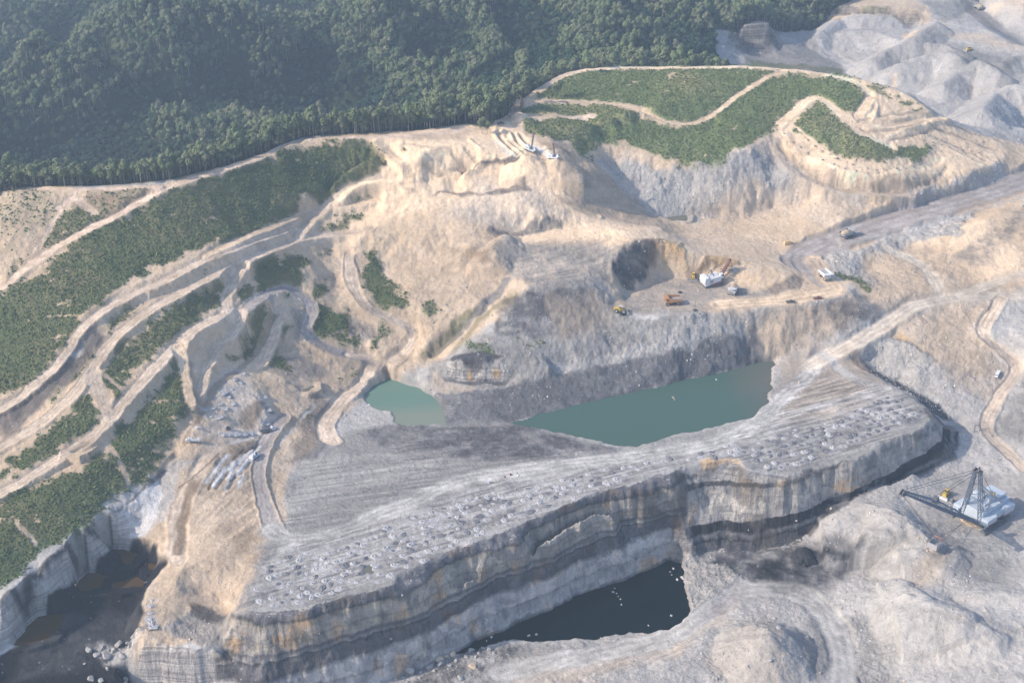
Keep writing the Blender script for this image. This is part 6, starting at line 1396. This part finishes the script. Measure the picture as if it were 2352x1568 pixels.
# ---- boulders
BL = [('8', 'tan boulder in the heap at the foot of the highwall by the lake', 'boulders at the narrow end of the lake', 'trock', '785,1372,4.6 690,1415,4.0 735,1392,3.6 910,1462,4.6'),
      ('8', 'grey boulder in the heap at the foot of the highwall by the lake', 'boulders at the narrow end of the lake', 'rock', '490,1498,4.6 625,1455,4.6 705,1440,5.4 905,1345,5.0 830,1535,4.0 560,1495,3.0 600,1410,2.6 1020,1345,3.0 960,1365,3.0 985,1335,2.4 650,1485,2.6 760,1450,2.6 870,1390,3.0 1015,1400,2.4 935,1390,2.6 800,1420,2.8 555,1530,2.4 470,1560,2.6 395,1545,2.2 1050,1370,2.0'),
      ('7', 'large pale boulder on the black floor below the near white cliff', 'boulders on the black pit floor', 'rock', '612,1543,4.6 680,1555,4.2 835,1520,4.2 720,1475,3.6 840,1567,3.2 645,1380,4.6 715,1382,6.5 830,1400,7.0 600,1345,4.6 690,1330,4.6 800,1310,5.5 880,1330,4.6 900,1280,4.6 760,1345,4.6 860,1290,3.6 570,1440,2.0'),
      ('8', 'white rock breaking the surface of the dark lake', 'rocks in the dark lake', 'wrock', '1038,1260,1.9 1005,1283,1.2 1288,1248,2.0 1342,1241,1.9 1866,930,1.3 1855,958,1.6 1880,965,1.2 1905,1005,1.2 1912,1040,1.3 1890,985,.9 2245,1117,2.0 2092,1180,1.0 2240,820,1.1 2260,797,1.8 2288,872,2.3 2320,862,2.6 2250,840,1.0 2335,810,1.2'),
      ('5', 'pale rock rising from the teal pond', 'rocks in the teal pond', 'trock', '2258,1160,2.0 2268,1172,1.3'), ('6', 'single white rock in the far end of the teal pond', None, 'wrock', '285,1040,1.6'),
      ('9', 'large grey block on the flank of the near spoil cone', 'blocks on the near spoil cone', 'rock', '695,1300,3.6 530,1235,1.8 640,1505,2.6 310,1520,2.6 490,1515,2.2 290,1545,2.4 985,1500,1.6 1700,1305,1.3 1215,1360,1.8 1510,1095,1.4'),
      ('5', 'tan block on the bench floor by the loader slope', None, 'trock', '1570,910,1.6'), ('8', 'square grey block on the rubble ledge of the highwall', None, 'rock', '1280,942,2.6')]
n = 0
for r, lab, grp, mt, lst in BL:
    for a in lst.split():
        x_, y_, s_ = (float(q) for q in a.split(',')); u, v = reg(r, '%g,%g' % (x_, y_))[0]; wl = 'lake' in lab and 'surface' in lab; wp = 'pond' in lab
        loc = Vector(at_height(u, v, 5.6)) if wl else (Vector(at_height(u, v, 57.3)) if wp else at_px(r, '%g,%g' % (x_, y_)))
        n += 1; k = s_ * (.48 if r == '7' else .56); rr = random.Random(n); lump('boulder', loc, k * rr.uniform(.9, 1.25), k * rr.uniform(.75, 1.0), k * rr.uniform(.6, .85), M[mt], lab, 'boulder', grp, 3 if s_ > 3 else 2, n, .25)
# ---- drill cuttings: ring-shaped mounds round the blast holes
def ring_mesh(seed, mat, r=1.7, h=.6):
    rs3 = np.random.default_rng(seed); V, F = [], []; n = 14; prof = [(0, -.1), (.22, .0), (.45, .8), (.62, 1.0), (1.0, .35), (1.5, -.25)]
    for k, (q, z) in enumerate(prof[1:]):
        for i in range(n): a = 6.2832 * i / n; rr = r * q * (1 + .16 * rs3.normal() * (k > 1)) * .9; V.append((math.cos(a) * rr, math.sin(a) * rr * .85, h * z * (1 + .2 * rs3.normal())))
    V.append((0, 0, -.1)); c = len(V) - 1
    for i in range(n): F.append((c, i, (i + 1) % n))
    for k in range(4):
        for i in range(n): j = (i + 1) % n; F.append((k * n + i, (k + 1) * n + i, (k + 1) * n + j, k * n + j))
    return pyo(V, F, 'cuttings_mound', [mat])
RM = [ring_mesh(i, M['cut']) for i in range(4)] + [ring_mesh(10 + i, M['dcut']) for i in range(2)]
BAND = trace('o', '575,1375 620,1290 720,1265 850,1225 1010,1165 1110,1130 1200,1120 1300,1095 1450,1065 1600,1040 1720,1012 1800,990 1900,970 1990,925 2055,900 2130,950 2110,975 2015,1015 1990,1035 1800,1082 1760,1075 1705,1045 1560,1060 1334,1138 1198,1192 1064,1243 904,1325 774,1368 650,1398')
p0, p1 = trace('o', '600,1380')[0], trace('o', '1560,1062')[0]; ax = (p1 - p0)[:2]; ax /= np.linalg.norm(ax); ay = np.array([-ax[1], ax[0]])
cand = []
for i in range(-10, 110):
    for j in range(-6, 30):
        q = p0[:2] + ax * (i * 6.1 + (j % 2) * 3.0) + ay * (j * 5.6) + rs.normal(0, .95, 2); cand.append(q)
cand = np.array(cand); cand = cand[in_poly(cand[:, 0], cand[:, 1], BAND)]; cand = cand[rs.random(len(cand)) > .13]
extra = np.concatenate([trace('4', '1600,980 1640,1000 1580,1040 1620,1060 1560,1100 1540,1150 1500,1130 1470,1200 1430,1230 1520,1230 1570,1200 1480,1290 1420,1280 1390,1240 1780,1150 1810,1240 1790,1320 1500,1410 1540,1415 1580,1410 1640,1400 1690,1400'), trace('7', '1022,1010 1015,1048 1010,1095 1012,1135 1015,1160 1018,1190')])[:, :2]
print('mounds', len(cand), len(extra))
if len(cand) > 268: far = cand[np.argsort(np.hypot(cand[:, 0], cand[:, 1]))]; cand, spill = far[:268], far[268:]
else: spill = cand[:0]
for i, q in enumerate(list(cand) + list(extra)):
    on = i < len(cand); dark = on and rs.random() < (.62 if q[0] > 95 else .25); me_ = RM[4 + i % 2] if dark else RM[i % 4]
    o = link('cuttings_mound', me_); s_ = rs.uniform(.6, 1.25); o.scale = (s_ * rs.uniform(.8, 1.35), s_, s_ * rs.uniform(.5, 1.1)); o.rotation_euler = (0, 0, rs.uniform(0, 6)); o.location = (q[0], q[1], float(ground_z(q[0], q[1])[0]) + .05)
    lab = ('dark' if dark else 'pale') + ' ring-shaped mound of drill cuttings in rows on the grey highwall bench' if on else ('white mound of drill cuttings on the brown ground left of the ponds' if i < len(cand) + len(extra) - 6 else 'white mound of cuttings in the short row above the black pit')
    tag(o, lab, 'mound', 'dark cuttings mounds on the bench' if dark else ('pale cuttings mounds on the bench' if on else ('cuttings mounds on the brown ground' if i < len(cand) + len(extra) - 6 else 'short row of cuttings mounds')))
# the far rows, too many and too small to tell apart
rows = ['820,870 900,940 1000,1010 1100,1070 1200,1110 1300,1135 1430,1145 1560,1130 1700,1080', '740,910 800,960 900,1030 1000,1080 1150,1140 1300,1165 1450,1160', '1730,850 1850,890 1950,930 2050,965 2180,940', '1650,900 1760,930 1880,980 2000,1020 2100,1040', '1680,940 1800,1010 1900,1050 2000,1080 2090,1110', '1780,830 1900,870 2000,900 2100,930', '1740,960 1850,990 1960,1030 2060,1080']
pts = [spill]
for s_ in rows:
    P = trace('3', s_)[:, :2]
    for a, b in zip(P[:-1], P[1:]):
        k = max(1, int(np.linalg.norm(b - a) / 7)); pts.append(np.array([a + (b - a) * t_ / k for t_ in range(k)]))
pts = np.concatenate([p_ for p_ in pts if len(p_)]); n = len(pts); rt = np.zeros((n, 3)); rt[:, 2] = rs.uniform(0, 6, n); s_ = rs.uniform(.35, .55, n)
s_[:len(spill)] = rs.uniform(.6, 1.25, len(spill)); pk = rs.integers(4, 6, n); pk[:len(spill)] = np.where(rs.random(len(spill)) < np.where(spill[:, 0] > 95, .62, .25), rs.integers(4, 6, len(spill)), rs.integers(0, 4, len(spill)))
cloud_object('drill_cuttings', np.stack([pts[:, 0], pts[:, 1], ground_z(pts[:, 0], pts[:, 1]) + .1], 1), np.stack([s_] * 3, 1), rt, pk, RM)
# cuttings dust spread round each hole, trodden into the tracks
me = go.data; dustp = np.concatenate([cand, spill, extra])
J = np.clip(np.searchsorted(ys, dustp[:, 1]), 0, NY - 1)
for q, j in zip(dustp, J):
    i0, i1 = np.searchsorted(tx, [(q[0] - 4.5) / q[1], (q[0] + 4.5) / q[1]]); r0 = max(0, j - 7); rr = np.arange(r0, min(NY, j + 8)); ii_ = (rr[:, None] * NX + np.arange(i0, i1)[None]).ravel()
    d_ = np.hypot((VX[ii_] - q[0]) / 1.5, VY[ii_] - q[1]) + .5 * n_b[ii_]; m_ = (1 - ss(1.2, 3.0, d_)) * rs.uniform(.1, .9)
    tone_ = np.array((.46, .44, .445)) if rs.random() < .72 else np.array((.13, .125, .14))
    C[ii_] = C[ii_] * (1 - m_[:, None]) + tone_ * m_[:, None]
me.attributes['tone'].data.foreach_set('color', np.concatenate([C, np.ones((len(C), 1))], 1).astype(np.float32).ravel())
# ---- rubble strewn over slopes and floors
def rockm(seed, mat):
    rs3 = np.random.default_rng(seed); bm = bmesh.new(); bmesh.ops.create_icosphere(bm, subdivisions=1, radius=1)
    for v in bm.verts: v.co = v.co * float(rs3.uniform(.7, 1.15))
    for v in bm.verts: v.co.z *= .7
    me = bpy.data.meshes.new('rubble_stone'); bm.to_mesh(me); bm.free(); me.materials.append(mat); return me
RK = [rockm(400 + i, M['wrock']) for i in range(3)] + [rockm(410 + i, M['rock']) for i in range(3)] + [rockm(420, M['trock'])]
rp_ = jitter_grid(2.1, .42, 560, 1500, rs, .5)
rg = sample(ROUGH, rp_[:, 0], rp_[:, 1]) * (1 - sample(ROADM, rp_[:, 0], rp_[:, 1])) * (1 - np.clip(sample(VEGM, rp_[:, 0], rp_[:, 1]) + sample(FORM, rp_[:, 0], rp_[:, 1]), 0, 1))
pn = np.clip(.5 + .9 * fbm(rp_[:, 0], rp_[:, 1], 14, 3, 88), 0, 1)
rp_ = rp_[rs.random(len(rp_)) < np.clip((rg - .10) * 1.4, 0.002, 1) * pn]; 
wet = np.zeros(len(rp_), bool)
for k_, (P, wz) in WATER.items(): wet |= in_poly(rp_[:, 0], rp_[:, 1], P)
rp_ = rp_[~wet]; n = len(rp_); s_ = .2 + .2 * rs.exponential(1, n).clip(0, 4) ; rt = rs.uniform(0, 6, (n, 3))
cloud_object('rubble', np.stack([rp_[:, 0], rp_[:, 1], ground_z(rp_[:, 0], rp_[:, 1])], 1), np.stack([s_] * 3, 1), rt, rs.choice(7, n, p=[.05, .04, .03, .26, .26, .22, .14]), RK)
print('rubble', n)

# ------------------------------------------------------------------ air
def haze_box():
    x, y0, y1, z0, z1 = 11000, -3000, 7000, float(H.min()) - 1.0, 575.0
    bm = bmesh.new(); bmesh.ops.create_cube(bm, size=1)
    for v in bm.verts:
        v.co = Vector((v.co.x * 2 * x, y0 + (v.co.y + .5) * (y1 - y0), z0 + (v.co.z + .5) * (z1 - z0)))
    m = bpy.data.meshes.new('haze'); bm.to_mesh(m); bm.free(); o = bpy.data.objects.new('haze', m); COL.objects.link(o); o['kind'] = 'stuff'
    mt = bpy.data.materials.new('haze'); mt.use_nodes = True; n = mt.node_tree
    n.nodes.remove(n.nodes['Principled BSDF']); v = n.nodes.new('ShaderNodeVolumePrincipled')
    v.inputs['Color'].default_value = (.60, .77, 1.0, 1); v.inputs['Density'].default_value = .00016; v.inputs['Anisotropy'].default_value = .2
    n.links.new(v.outputs[0], n.nodes['Material Output'].inputs['Volume']); m.materials.append(mt)
haze_box()
